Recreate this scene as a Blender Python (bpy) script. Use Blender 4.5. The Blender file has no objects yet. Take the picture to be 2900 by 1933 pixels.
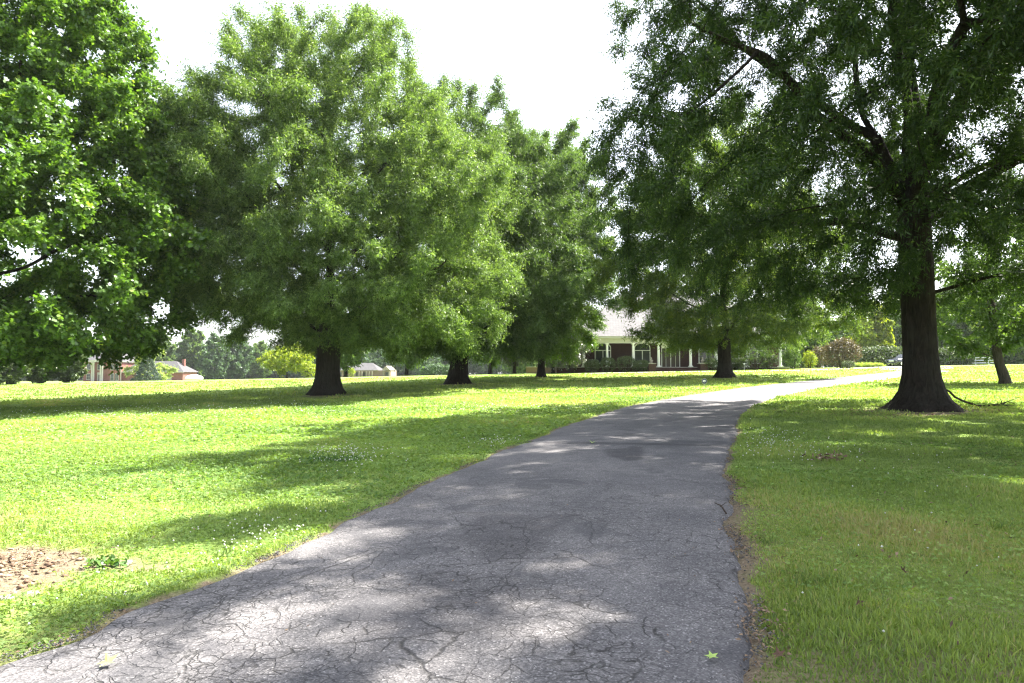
import bpy, bmesh, math, random
import numpy as np
from mathutils import Vector, Matrix, noise as mnoise

random.seed(7)
S = 2900.0 / 2352.0          # survey sheet scale
F = 1933.0                   # focal length in survey units
PITCH = math.atan((1055 - 966.5) / F)
CAM_H = 1.5
scene = bpy.context.scene
COL = scene.collection
RAD = math.radians

# ------------------------------------------------------------------ helpers
def sstep(u):
    u = np.clip(u, 0, 1)
    return u * u * (3 - 2 * u)

def zg(x, y):
    x = np.asarray(x, float); y = np.asarray(y, float)
    z = 0.02 * 160 * np.tanh(x / 160.0) + 1.36 * sstep((y - 15) / 75.0) - 0.0032 * np.maximum(y - 92, 0)
    z = z + 0.025 * np.sin(x * 0.31 + 1.3) * np.sin(y * 0.23) * sstep((y - 4) / 14) * (1 - sstep((y - 60) / 25))
    return z

def ray(px, py):
    u = px - 1450.0; v = 966.5 - py
    c, s = math.cos(PITCH), math.sin(PITCH)
    y = F * c - v * s; z = F * s + v * c
    return u / y, z / y

def G(px, py):
    t, e = ray(px, py)
    d = 1.5
    while d < 100:
        if CAM_H + e * d <= float(zg(t * d, d)):
            lo, hi = d - 0.25, d
            for _ in range(20):
                m = (lo + hi) / 2
                if CAM_H + e * m <= float(zg(t * m, m)): hi = m
                else: lo = m
            d = hi
            break
        d += 0.25
    return Vector((t * d, d, float(zg(t * d, d))))

def GD(px, d):
    t, e = ray(px, 1060)
    return Vector((t * d, d, float(zg(t * d, d))))

def tag(o, label=None, cat=None, group=None, kind=None):
    if label: o['label'] = label
    if cat: o['category'] = cat
    if group: o['group'] = group
    if kind: o['kind'] = kind
    return o

def empty(name, loc, rz=0.0, **k):
    o = bpy.data.objects.new(name, None); COL.objects.link(o)
    o.location = loc; o.rotation_euler = (0, 0, rz); o.empty_display_size = 0.3
    return tag(o, **k)

def link(name, me, mat=None, parent=None):
    o = bpy.data.objects.new(name, me); COL.objects.link(o)
    if mat is not None:
        for m in (mat if isinstance(mat, (list, tuple)) else [mat]): me.materials.append(m)
    if parent is not None: o.parent = parent
    return o

def mesh_np(name, verts, faces=None, K=None, fval=None, smooth=False):
    """verts (N,3); faces (M,K) int array or None (consecutive K-gons)."""
    me = bpy.data.meshes.new(name)
    verts = np.ascontiguousarray(verts, np.float32)
    n = len(verts)
    if faces is None:
        m = n // K; loops = np.arange(n, dtype=np.int32)
    else:
        faces = np.ascontiguousarray(faces, np.int32); m, K = faces.shape; loops = faces.ravel()
    me.vertices.add(n); me.vertices.foreach_set('co', verts.ravel())
    me.loops.add(len(loops)); me.loops.foreach_set('vertex_index', loops)
    me.polygons.add(m); me.polygons.foreach_set('loop_start', np.arange(0, m * K, K, dtype=np.int32))
    if smooth: me.polygons.foreach_set('use_smooth', np.ones(m, bool))
    if fval is not None:
        for k, a in fval.items():
            at = me.attributes.new(k, 'FLOAT', 'FACE'); at.data.foreach_set('value', np.ascontiguousarray(a, np.float32))
    me.update(calc_edges=True)
    return me

class MB:
    """collects boxes, cylinders and polygons into one mesh"""
    def __init__(self): self.v = []; self.f = []
    def add(self, vs, fs):
        n = len(self.v); self.v += [tuple(p) for p in vs]; self.f += [tuple(i + n for i in q) for q in fs]
    def box(self, x0, x1, y0, y1, z0, z1):
        self.add([(x0,y0,z0),(x1,y0,z0),(x1,y1,z0),(x0,y1,z0),(x0,y0,z1),(x1,y0,z1),(x1,y1,z1),(x0,y1,z1)],
                 [(0,3,2,1),(4,5,6,7),(0,1,5,4),(1,2,6,5),(2,3,7,6),(3,0,4,7)])
    def lathe(self, prof, cx=0, cy=0, n=16):
        vs = []; fs = []
        for r, z in prof:
            for i in range(n):
                a = 2 * math.pi * i / n; vs.append((cx + r * math.cos(a), cy + r * math.sin(a), z))
        for j in range(len(prof) - 1):
            for i in range(n):
                k = (i + 1) % n; fs.append((j*n+i, j*n+k, (j+1)*n+k, (j+1)*n+i))
        fs.append(tuple(range(n))[::-1]); fs.append(tuple((len(prof)-1)*n + i for i in range(n)))
        self.add(vs, fs)
    def tube(self, pts, rads, n=8):
        vs = []; fs = []; pts = [Vector(p) for p in pts]
        for j, p in enumerate(pts):
            d = (pts[min(j+1, len(pts)-1)] - pts[max(j-1, 0)]).normalized()
            a = d.cross(Vector((0.3, 0.2, 1))) if abs(d.z) < .9 else d.cross(Vector((1, 0, 0)))
            a.normalize(); b = d.cross(a)
            for i in range(n):
                t = 2 * math.pi * i / n; q = p + rads[j] * (math.cos(t) * a + math.sin(t) * b); vs.append(tuple(q))
        for j in range(len(pts) - 1):
            for i in range(n):
                k = (i + 1) % n; fs.append((j*n+i, j*n+k, (j+1)*n+k, (j+1)*n+i))
        fs.append(tuple(range(n))[::-1]); fs.append(tuple((len(pts)-1)*n + i for i in range(n)))
        self.add(vs, fs)
    def prism_y(self, poly, y0, y1):
        """poly in (x,z), extruded along y"""
        n = len(poly)
        vs = [(x, y0, z) for x, z in poly] + [(x, y1, z) for x, z in poly]
        fs = [tuple(range(n)), tuple(range(2*n-1, n-1, -1))] + [(i, i+n, (i+1) % n + n, (i+1) % n) for i in range(n)]
        self.add(vs, fs)
    def build(self, name, mat, parent=None, bevel=0.0, smooth=False):
        me = bpy.data.meshes.new(name); me.from_pydata(self.v, [], self.f); me.update()
        bm = bmesh.new(); bm.from_mesh(me); bmesh.ops.recalc_face_normals(bm, faces=bm.faces)
        if bevel: bmesh.ops.bevel(bm, geom=list(bm.edges), offset=bevel, segments=2, affect='EDGES', profile=0.6)
        bm.to_mesh(me); bm.free()
        if smooth: me.polygons.foreach_set('use_smooth', np.ones(len(me.polygons), bool))
        return link(name, me, mat, parent)

# ------------------------------------------------------------------ materials
class NT:
    def __init__(self, name):
        self.m = bpy.data.materials.new(name); self.m.use_nodes = True
        self.t = self.m.node_tree; self.n = self.t.nodes; self.n.clear()
        self.out = self.n.new('ShaderNodeOutputMaterial')
    def node(self, ty, **k):
        n = self.n.new(ty)
        for a, v in k.items():
            if a.startswith('i_'): n.inputs[a[2:].replace('_', ' ')].default_value = v
            else: setattr(n, a, v)
        return n
    def l(self, a, b): self.t.links.new(a, b)
    def pos(self, scale=(1, 1, 1), obj=False):
        g = self.node('ShaderNodeTexCoord').outputs['Object'] if obj else self.node('ShaderNodeNewGeometry').outputs['Position']
        mp = self.node('ShaderNodeMapping'); mp.inputs['Scale'].default_value = scale
        self.l(g, mp.inputs['Vector']); return mp.outputs[0]
    def noise(self, vec, sc, det=4, rough=.55, dist=0):
        n = self.node('ShaderNodeTexNoise'); n.inputs['Scale'].default_value = sc; n.inputs['Detail'].default_value = det
        n.inputs['Roughness'].default_value = rough; n.inputs['Distortion'].default_value = dist
        self.l(vec, n.inputs['Vector']); return n.outputs['Fac']
    def ramp(self, fac, stops):
        r = self.node('ShaderNodeValToRGB'); el = r.color_ramp.elements
        while len(el) < len(stops): el.new(0.5)
        for e, (p, c) in zip(el, stops):
            e.position = p; e.color = (c if len(c) == 4 else (*c, 1)) if hasattr(c, '__len__') else (c, c, c, 1)
        self.l(fac, r.inputs[0]); return r.outputs[0]
    def mix(self, fac, a, b, mode='MIX'):
        m = self.node('ShaderNodeMix'); m.data_type = 'RGBA'; m.blend_type = mode
        for s, v in ((0, fac), (6, a), (7, b)):
            if hasattr(v, 'is_output') or hasattr(v, 'links'): self.l(v, m.inputs[s])
            else: m.inputs[s].default_value = v if s == 0 else (*v, 1) if len(v) == 3 else v
        return m.outputs[2]
    def math(self, op, a, b=0.0, clamp=False):
        m = self.node('ShaderNodeMath'); m.operation = op; m.use_clamp = clamp
        for s, v in ((0, a), (1, b)):
            if hasattr(v, 'links'): self.l(v, m.inputs[s])
            else: m.inputs[s].default_value = v
        return m.outputs[0]
    def attr(self, name):
        a = self.node('ShaderNodeAttribute'); a.attribute_name = name; return a.outputs['Fac']
    def bump(self, h, st=.5, dist=.02):
        b = self.node('ShaderNodeBump'); b.inputs['Strength'].default_value = st; b.inputs['Distance'].default_value = dist
        self.l(h, b.inputs['Height']); return b.outputs[0]
    def principled(self, col, rough=.8, spec=.3, normal=None, metal=0.0):
        p = self.node('ShaderNodeBsdfPrincipled')
        if hasattr(col, 'links'): self.l(col, p.inputs['Base Color'])
        else: p.inputs['Base Color'].default_value = (*col, 1)
        if hasattr(rough, 'links'): self.l(rough, p.inputs['Roughness'])
        else: p.inputs['Roughness'].default_value = rough
        p.inputs['Specular IOR Level'].default_value = spec; p.inputs['Metallic'].default_value = metal
        if normal is not None: self.l(normal, p.inputs['Normal'])
        self.l(p.outputs[0], self.out.inputs[0]); return self.m

def simple(name, col, rough=.6, spec=.3, var=.12, sc=3.0, metal=0.0):
    t = NT(name); n = t.noise(t.pos(), sc, 5)
    c = t.mix(t.ramp(n, [(.3, 0.0), (.7, 1.0)]), [v * (1 - var) for v in col], [min(1, v * (1 + var)) for v in col])
    return t.principled(c, rough, spec, metal=metal)

def leaf_mat(name, dark, light, trans=.45, gloss=.05, tip=None, rough=.45, tcol=(1.25, 1.3, .5)):
    t = NT(name); v = t.attr('v')
    stops = [(0, dark), (.75, light)] + ([(1, tip)] if tip else [])
    c = t.ramp(v, stops)
    d = t.node('ShaderNodeBsdfDiffuse'); t.l(c, d.inputs[0])
    tr = t.node('ShaderNodeBsdfTranslucent'); t.l(t.mix(1.0, c, tcol, 'MULTIPLY'), tr.inputs[0])
    m = t.node('ShaderNodeMixShader'); m.inputs[0].default_value = trans
    t.l(d.outputs[0], m.inputs[1]); t.l(tr.outputs[0], m.inputs[2])
    g = t.node('ShaderNodeBsdfGlossy'); g.inputs['Roughness'].default_value = rough
    m2 = t.node('ShaderNodeMixShader'); m2.inputs[0].default_value = gloss
    t.l(m.outputs[0], m2.inputs[1]); t.l(g.outputs[0], m2.inputs[2]); t.l(m2.outputs[0], t.out.inputs[0])
    return t.m

def bark_mat(name, a, b, sc=1.0):
    t = NT(name)
    p = t.pos((5 * sc, 5 * sc, .8 * sc)); n = t.noise(p, 2.2, 8, .68, .9)
    n2 = t.noise(t.pos(), 1.3, 4)
    c = t.mix(t.ramp(n, [(.32, 0.0), (.68, 1.0)]), a, b)
    c = t.mix(t.math('MULTIPLY', t.ramp(n2, [(.45, 0.0), (.7, 1.0)]), .35), c, (.055, .058, .048))
    return t.principled(c, .95, .1, t.bump(n, 1.0, .14))

def brick_mat(name, a, b, mortar, sc=1.0):
    t = NT(name)
    g = t.node('ShaderNodeTexCoord'); sep = t.node('ShaderNodeSeparateXYZ'); t.l(g.outputs['Object'], sep.inputs[0])
    cmb = t.node('ShaderNodeCombineXYZ'); t.l(t.math('ADD', sep.outputs[0], sep.outputs[1]), cmb.inputs[0]); t.l(sep.outputs[2], cmb.inputs[1])
    br = t.node('ShaderNodeTexBrick'); br.inputs['Scale'].default_value = 1.0
    br.inputs['Color1'].default_value = (*a, 1); br.inputs['Color2'].default_value = (*b, 1); br.inputs['Mortar'].default_value = (*mortar, 1)
    br.inputs['Brick Width'].default_value = .22 * sc; br.inputs['Row Height'].default_value = .075 * sc; br.inputs['Mortar Size'].default_value = .008 * sc
    t.l(cmb.outputs[0], br.inputs['Vector'])
    n = t.noise(t.pos(), 1.1, 4)
    c = t.mix(t.math('MULTIPLY', t.ramp(n, [(.35, 0.0), (.7, 1.0)]), .3), br.outputs['Color'], [v * .6 for v in a])
    return t.principled(c, .9, .15)

def shingle_mat(name, a, b):
    t = NT(name)
    br = t.node('ShaderNodeTexBrick'); br.inputs['Scale'].default_value = 1.0
    g = t.node('ShaderNodeTexCoord'); sep = t.node('ShaderNodeSeparateXYZ'); t.l(g.outputs['Object'], sep.inputs[0])
    cmb = t.node('ShaderNodeCombineXYZ'); t.l(t.math('ADD', sep.outputs[0], sep.outputs[1]), cmb.inputs[0]); t.l(sep.outputs[2], cmb.inputs[1])
    br.inputs['Color1'].default_value = (*a, 1); br.inputs['Color2'].default_value = (*b, 1); br.inputs['Mortar'].default_value = (*[v * .5 for v in a], 1)
    br.inputs['Brick Width'].default_value = .35; br.inputs['Row Height'].default_value = .12; br.inputs['Mortar Size'].default_value = .012
    t.l(cmb.outputs[0], br.inputs['Vector'])
    return t.principled(br.outputs['Color'], .9, .15)

M = {}
M['white'] = simple('white_paint', (.78, .78, .76), .5, .35, .05)
M['cream'] = simple('cream_trim', (.46, .45, .41), .55, .3, .05)
M['brick_dark'] = brick_mat('dark_red_brick', (.065, .026, .022), (.042, .019, .017), (.075, .066, .063))
M['brick_red'] = brick_mat('red_brick', (.20, .060, .048), (.16, .05, .042), (.22, .18, .16))
M['brick_tan'] = brick_mat('tan_brick', (.27, .18, .145), (.22, .15, .125), (.28, .25, .22))
M['shingle_pale'] = shingle_mat('pale_grey_shingle', (.185, .178, .18), (.15, .145, .15))
M['shingle_far'] = shingle_mat('weathered_shingle', (.095, .092, .096), (.075, .073, .078))
M['shingle_grey'] = shingle_mat('grey_shingle', (.17, .175, .19), (.13, .135, .15))
M['aged_white'] = simple('aged_white_trim', (.34, .325, .31), .6, .25, .08)
M['tan_trim'] = simple('tan_trim', (.22, .19, .165), .6, .25, .08)
M['glass'] = simple('window_glass', (.03, .035, .04), .06, .8, .1)
M['door'] = simple('dark_door', (.03, .018, .013), .4, .4)
M['stone'] = simple('pale_stone', (.30, .27, .235), .85, .2, .15, 12)
M['tyre'] = simple('black_rubber', (.02, .02, .02), .85, .2)
M['car'] = simple('dark_car_paint', (.016, .02, .03), .18, .7)
M['chrome'] = simple('bright_metal', (.6, .6, .62), .25, .5, .05, 3, 1.0)
M['lamp_glass'] = simple('clear_lamp_glass', (.6, .62, .65), .12, .8)
M['navy'] = simple('navy_paint', (.015, .025, .07), .4, .4)
M['concrete'] = simple('pale_concrete', (.36, .34, .31), .9, .2, .12, 2.0)
M['fabric_white'] = simple('white_cover', (.75, .74, .74), .6, .2, .04)
M['dry_leaf'] = leaf_mat('dry_brown_leaf', (.075, .045, .028), (.26, .18, .115), .15, .03, None, .6, (1, 1, 1))
M['bark_oak'] = bark_mat('oak_bark', (.012, .010, .009), (.048, .040, .034))
M['bark_grey'] = bark_mat('grey_bark', (.04, .034, .03), (.12, .10, .085), 1.4)
M['twig'] = simple('twig_bark', (.05, .038, .03), .9, .1, .3, 6)
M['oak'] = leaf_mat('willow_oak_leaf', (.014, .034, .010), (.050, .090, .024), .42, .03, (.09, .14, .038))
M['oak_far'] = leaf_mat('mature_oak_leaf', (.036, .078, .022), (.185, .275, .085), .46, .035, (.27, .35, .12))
M['oak_mid'] = leaf_mat('shaded_oak_leaf', (.030, .066, .022), (.125, .195, .066), .44, .03, (.15, .21, .08))  # shade on the second oak's crown put into a darker leaf colour
M['gum'] = leaf_mat('broad_bright_leaf', (.030, .078, .013), (.135, .245, .038), .45, .04, (.22, .29, .05))
M['mid'] = leaf_mat('mid_green_leaf', (.046, .095, .024), (.128, .200, .050), .46, .03)
M['mid_bright'] = leaf_mat('backlit_oak_leaf', (.055, .105, .024), (.15, .215, .045), .52, .03, (.24, .28, .05))  # light from behind the crown put into a brighter, yellower leaf colour
M['magnolia'] = leaf_mat('glossy_magnolia_leaf', (.025, .045, .012), (.07, .085, .028), .15, .16, (.17, .12, .05), .3)
M['lime'] = leaf_mat('yellow_green_leaf', (.13, .20, .012), (.30, .34, .025), .5, .04, (.36, .36, .05))
M['pale'] = leaf_mat('pale_green_leaf', (.19, .27, .07), (.34, .40, .12), .5, .04)
M['blue'] = leaf_mat('blue_green_leaf', (.042, .085, .042), (.09, .155, .07), .35, .05)
M['wood_leaf'] = leaf_mat('woodland_leaf', (.045, .09, .028), (.14, .215, .065), .44, .03, (.22, .29, .08))
M['fir'] = leaf_mat('fir_needle', (.022, .045, .030), (.055, .088, .062), .25, .04)
M['hedge'] = leaf_mat('hedge_leaf', (.03, .055, .016), (.08, .12, .035), .3, .06, (.16, .2, .06))
M['russet'] = leaf_mat('russet_leaf', (.05, .045, .02), (.12, .09, .035), .3, .06, (.2, .12, .05))
M['grass'] = leaf_mat('grass_blade', (.10, .160, .040), (.275, .36, .10), .48, .03, (.40, .36, .18), .5)
M['clover'] = leaf_mat('clover_leaf', (.085, .165, .040), (.255, .365, .10), .46, .02, (.33, .40, .15), .6)
M['petal'] = leaf_mat('white_clover_petal', (.5, .5, .42), (.75, .75, .68), .3, .02, None, .6, (1, 1, 1))
M['clod'] = leaf_mat('dry_soil_clod', (.085, .045, .03), (.30, .22, .15), .0, .02, None, .7, (1, 1, 1))
M['grit'] = leaf_mat('loose_grit', (.03, .029, .03), (.14, .13, .125), .0, .03, None, .6, (1, 1, 1))

# ------------------------------------------------------------------ camera, sun, sky
cam = bpy.data.cameras.new('camera'); cam.sensor_width = 36; cam.lens = 36 * F / 2900; cam.clip_end = 4000; cam.clip_start = .05
co = bpy.data.objects.new('camera', cam); COL.objects.link(co)
co.location = (0, 0, CAM_H); co.rotation_euler = (math.pi / 2 + PITCH, 0, 0); scene.camera = co

SUN_EL, SUN_AZ = RAD(54), RAD(28)      # azimuth measured from +X towards +Y
sd = Vector((math.cos(SUN_EL) * math.cos(SUN_AZ), math.cos(SUN_EL) * math.sin(SUN_AZ), math.sin(SUN_EL)))
sun = bpy.data.lights.new('sun', 'SUN'); sun.energy = 5.0; sun.angle = RAD(.55); sun.color = (1, .95, .86)
so = bpy.data.objects.new('sun', sun); COL.objects.link(so); so.rotation_euler = sd.to_track_quat('Z', 'Y').to_euler()
so.location = (40, 40, 60)
w = bpy.data.worlds.new('World'); scene.world = w; w.use_nodes = True
nt = w.node_tree; bg = nt.nodes['Background']
sky = nt.nodes.new('ShaderNodeTexSky'); sky.sky_type = 'NISHITA'; sky.sun_disc = False
sky.sun_elevation = SUN_EL; sky.sun_rotation = math.pi / 2 - SUN_AZ
sky.air_density = 1.0; sky.dust_density = 2.0; sky.ozone_density = 1.0
hsv = nt.nodes.new('ShaderNodeHueSaturation'); hsv.inputs['Saturation'].default_value = .42
nt.links.new(sky.outputs[0], hsv.inputs['Color']); nt.links.new(hsv.outputs[0], bg.inputs[0]); bg.inputs[1].default_value = .105
scene.view_settings.view_transform = 'Standard'; scene.view_settings.look = 'None'
scene.view_settings.exposure = 2.45; scene.view_settings.gamma = 1
cy = scene.cycles
cy.max_bounces = 6; cy.diffuse_bounces = 2; cy.glossy_bounces = 2; cy.transmission_bounces = 4; cy.transparent_max_bounces = 4
cy.sample_clamp_indirect = 8; cy.use_adaptive_sampling = False
cy.use_denoising = True; cy.denoiser = 'OPENIMAGEDENOISE'; cy.denoising_input_passes = 'RGB_ALBEDO_NORMAL'; cy.denoising_prefilter = 'NONE'; cy.pixel_filter_type = 'BLACKMAN_HARRIS'; cy.filter_width = 1.25
cy.caustics_reflective = False; cy.caustics_refractive = False

rng = np.random.default_rng(11)

def field(seed, sc, n=14):
    r = np.random.default_rng(seed)
    k = r.normal(size=(n, 2)) * sc; ph = r.uniform(0, 6.283, n)
    def f(x, y):
        s = 0
        for i in range(n): s = s + np.sin(k[i, 0] * x + k[i, 1] * y + ph[i])
        return s / math.sqrt(n / 2)
    return f

# ------------------------------------------------------------------ driveway outline
LE = [(-300,1680),(-140,1610),(0,1546),(130,1490),(250,1432),(380,1385),(520,1326),(650,1270),(800,1205),(900,1152),(1000,1105),(1100,1062),(1200,1018),
      (1300,978),(1400,944),(1480,925),(1560,911),(1650,897.5),(1750,885),(1850,874.5),(1950,864.5),(2030,856),(2100,848)]
RE = [(1860,1750),(1790,1620),(1762,1568),(1722,1490),(1702,1430),(1690,1350),(1666,1250),(1663,1150),(1668,1080),(1675,1040),(1690,985),(1705,952),(1732,930),
      (1780,913),(1850,897.5),(1950,881),(2050,868.5),(2120,860.5),(2185,852.5)]
def edge(pts):
    P = np.array([G(x * S, y * S)[:2] for x, y in pts])
    d = np.r_[0, np.cumsum(np.linalg.norm(np.diff(P, axis=0), axis=1))]
    # smooth spline through the surveyed points
    tt = np.linspace(0, d[-1], 700)
    X = np.interp(tt, d, P[:, 0]); Y = np.interp(tt, d, P[:, 1])
    k = np.hanning(25); k /= k.sum()
    for _ in range(2):
        X = np.convolve(np.pad(X, 12, mode='reflect', reflect_type='odd'), k, 'valid')
        Y = np.convolve(np.pad(Y, 12, mode='reflect', reflect_type='odd'), k, 'valid')
    return X, Y
LX, LY = edge(LE); RX, RY = edge(RE)
jl = np.random.default_rng(3)
def jitter(n, amp, sm):
    a = jl.normal(size=n); k = np.hanning(sm); k /= k.sum()
    a = np.convolve(np.pad(a, sm, mode='wrap'), k, 'same')[sm:-sm]; return a / a.std() * amp
wl = np.interp(np.hypot(LX, LY), [3, 30, 60], [1, .6, 0]); wr = np.interp(np.hypot(RX, RY), [3, 30, 60], [1, .6, 0])
LX = LX + (jitter(700, .05, 9) + jitter(700, .05, 41)) * wl; RX = RX + (jitter(700, .035, 7) + jitter(700, .05, 41)) * wr
ol, orr = np.argsort(LY), np.argsort(RY)
def road_lr(y): return np.interp(y, LY[ol], LX[ol]), np.interp(y, RY[orr], RX[orr])

# ------------------------------------------------------------------ ground sheet
def axis(dense0, dense1, step, far0, far1, g=1.09):
    a = list(np.arange(dense0, dense1, step)); s = step; v = a[-1]
    while v < far1: s *= g; v += s; a.append(v)
    s = step; v = a[0]; lo = []
    while v > far0: s *= g; v -= s; lo.append(v)
    return np.array(lo[::-1] + a)
gx = axis(-8, 8, .09, -1400, 1400); gy = axis(2, 13, .09, -60, 1600, 1.06)
XX, YY = np.meshgrid(gx, gy)
f1, f2, f3 = field(1, .9), field(2, 3.2), field(5, 12.)
ZZ = zg(XX, YY)
near = (1 - sstep((YY - 14) / 20))
xl, xr = road_lr(YY)
dl = xl - XX; dr = XX - xr                     # >0 outside
inside = (dl < 0) & (dr < 0) & (YY < 90)
ZZ = ZZ + np.where(inside, -.03, (.012 * f2(XX, YY) + .006 * f3(XX, YY)) * near * .8)
def soil_at(X, Y):
    a, b = road_lr(Y); dl = a - X; dr = X - b
    rag = np.clip(.75 + .6 * f3(X * .35, Y) + .4 * f2(X * .3, Y), .12, 2.0)
    e = np.maximum(np.exp(-(np.maximum(dl, 0) / (.07 * rag)) ** 2) * (dl > -.6), np.exp(-(np.maximum(dr, 0) / (.075 * rag)) ** 2) * (dr > -.6)) * (Y < 40)
    nearR = np.exp(-((Y - 6.2) / 2.2) ** 2)
    e = np.maximum(e, np.exp(-(np.maximum(dr, 0) / (.05 + .15 * nearR * (1 + .6 * f2(X, Y)))) ** 2) * (dr > -.5) * (Y < 14))
    # bare patch beside the drive on the left
    q = ((X + 4.35) / 1.15) ** 2 + ((Y - 5.45) / .95) ** 2
    q = q * (1 + .28 * f2(X, Y) + .25 * f3(X, Y))
    p = np.clip((1.2 - q) / .6, 0, 1)
    nearL = np.clip((4.6 - Y) / 1.2, 0, 1) * np.clip(1.3 - dl / .9, 0, 1)
    for (px_, py_, rr_) in ((2118, 945, 1.75), (752, 908, 1.7), (1052, 882, 1.5), (1665, 868, 1.3), (1243, 867, .9)):
        q_ = G(px_ * S, py_ * S); dd = np.hypot(X - q_.x, Y - q_.y) / rr_ * (1 + .12 * f2(X, Y) + .1 * f3(X, Y)); p = np.maximum(p, .85 * np.clip((1.25 - dd) / .5, 0, 1))
    return np.clip(np.maximum(np.maximum(e, p), nearL * .7), 0, 1)
soil = soil_at(XX, YY)
def dry_at(X, Y):
    a, b = road_lr(Y); dr = X - b
    d = np.exp(-np.maximum(dr - .2, 0) / .75) * (dr > 0) * np.clip((10.5 - Y) / 3, 0, 1)
    d = d + .6 * np.clip(f1(X, Y) * .5 + .3, 0, 1) * (dr > 0) * np.clip((15 - Y) / 6, 0, 1)
    return np.clip(d * .45, 0, 1)
dry = dry_at(XX, YY)
rockp = []
nx, ny = len(gx), len(gy)
idx = np.arange(nx * ny).reshape(ny, nx)
fc = np.stack([idx[:-1, :-1], idx[:-1, 1:], idx[1:, 1:], idx[1:, :-1]], -1).reshape(-1, 4)
me = mesh_np('ground', np.stack([XX, YY, ZZ], -1).reshape(-1, 3), fc, smooth=True)
for nm, a in (('soil', soil), ('dry', dry)):
    at = me.attributes.new(nm, 'FLOAT', 'POINT'); at.data.foreach_set('value', a.ravel().astype(np.float32))
t = NT('lawn')
p = t.pos(); nA = t.noise(p, .35, 5, .6); nB = t.noise(p, 9, 6, .7); nC = t.noise(p, 60, 4, .7); nD = t.noise(p, 1.6, 4)
g = t.ramp(nB, [(.28, (.115, .17, .04)), (.5, (.235, .315, .085)), (.72, (.32, .375, .125))])
g = t.mix(t.ramp(nA, [(.38, 0.0), (.66, .55)]), g, (.15, .27, .05))
g = t.mix(t.math('MULTIPLY', t.ramp(nD, [(.5, 0.0), (.75, 1.0)]), .4), g, (.30, .30, .11))
g = t.mix(t.math('MULTIPLY', t.attr('dry'), .8), g, t.ramp(nC, [(.3, (.11, .095, .035)), (.7, (.21, .185, .075))]))
s_ = t.ramp(t.noise(p, 35, 8, .75), [(.28, (.06, .045, .03)), (.5, (.21, .165, .115)), (.72, (.34, .28, .20))])
g = t.mix(t.math('ADD', t.attr('soil'), t.math('MULTIPLY', t.math('SUBTRACT', nB, .5), t.math('MULTIPLY', t.attr('soil'), 1.2)), True), g, s_)
M['lawn'] = t.principled(g, .95, .05, t.bump(t.math('ADD', nB, t.math('MULTIPLY', nC, .5)), .9, .05))
tag(link('ground', me, M['lawn']), 'green mown lawn rolling away under the trees', None, None, 'structure')

# ------------------------------------------------------------------ driveway
NW = 61; N = 900
sl = np.linspace(0, 699, N)
def rs(a): return np.interp(sl, np.arange(700), a)
# match both edges by depth along the drive
LXr, LYr = rs(LX), rs(LY)
# nearest point on right edge, kept monotone
ri = np.array([np.argmin((RX - x) ** 2 + (RY - y) ** 2) for x, y in zip(LXr, LYr)])
ri = np.maximum.accumulate(ri).astype(float); k = np.hanning(31); k /= k.sum()
ri = np.convolve(np.pad(ri, 15, mode='reflect', reflect_type='odd'), k, 'valid').clip(0, 699)
RXr, RYr = np.interp(ri, np.arange(700), RX), np.interp(ri, np.arange(700), RY)
u = np.linspace(0, 1, NW)[None, :]
PX = LXr[:, None] * (1 - u) + RXr[:, None] * u; PY = LYr[:, None] * (1 - u) + RYr[:, None] * u
PZ = zg(PX, PY) + .012 + .02 * (1 - (2 * u - 1) ** 2)
PZ[:, 0] -= .05; PZ[:, -1] -= .05
idx = np.arange(N * NW).reshape(N, NW)
fc = np.stack([idx[:-1, :-1], idx[:-1, 1:], idx[1:, 1:], idx[1:, :-1]], -1).reshape(-1, 4)
me = mesh_np('driveway', np.stack([PX, PY, PZ], -1).reshape(-1, 3), fc, smooth=True)
def blob(pts, soft):
    P = np.array([G(x * S, y * S)[:2] for x, y in pts]); x, y = PX, PY; d = np.full(x.shape, 1e9); ins = np.zeros(x.shape, bool)
    for (ax, ay), (bx, by) in zip(P, np.roll(P, -1, 0)):
        ux, uy = bx - ax, by - ay; tt = np.clip(((x - ax) * ux + (y - ay) * uy) / (ux * ux + uy * uy), 0, 1)
        d = np.minimum(d, np.hypot(x - ax - tt * ux, y - ay - tt * uy))
        c_ = ((ay > y) != (by > y)) & (x < ux * (y - ay) / (uy + 1e-12) + ax); ins ^= c_
    return np.clip(.5 + np.where(ins, d, -d) / soft, 0, 1)
patch = np.maximum.reduce([blob([(1385, 1036), (1478, 1029), (1476, 1058), (1440, 1064), (1395, 1050)], .12), blob([(1090, 1186), (1330, 1190), (1262, 1236), (1215, 1292), (1120, 1300), (1040, 1240)], .22) * .8,
                           blob([(960, 1335), (1180, 1330), (1330, 1400), (1330, 1470), (1080, 1500), (800, 1480), (820, 1400)], .35) * .55, blob([(1250, 1016), (1680, 1024), (1672, 1028), (1250, 1022)], .08) * .8])
at = me.attributes.new('patch', 'FLOAT', 'POINT'); at.data.foreach_set('value', patch.ravel().astype(np.float32))
t = NT('old_asphalt'); p = t.pos()
vor = t.node('ShaderNodeTexVoronoi'); vor.inputs['Scale'].default_value = 95; t.l(p, vor.inputs['Vector'])
spk = t.ramp(vor.outputs['Color'], [(.0, (.068, .066, .068)), (.5, (.118, .114, .116)), (.82, (.178, .172, .173)), (1.0, (.36, .35, .347))])
big = t.noise(p, .55, 5, .6, .4); mid = t.noise(p, 3.2, 5, .65)
c = t.mix(1.0, spk, t.ramp(big, [(.3, (.74, .74, .77)), (.68, (1.24, 1.21, 1.19))]), 'MULTIPLY')
c = t.mix(1.0, c, t.ramp(mid, [(.3, (.82, .82, .83)), (.7, (1.15, 1.15, 1.14))]), 'MULTIPLY')
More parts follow.
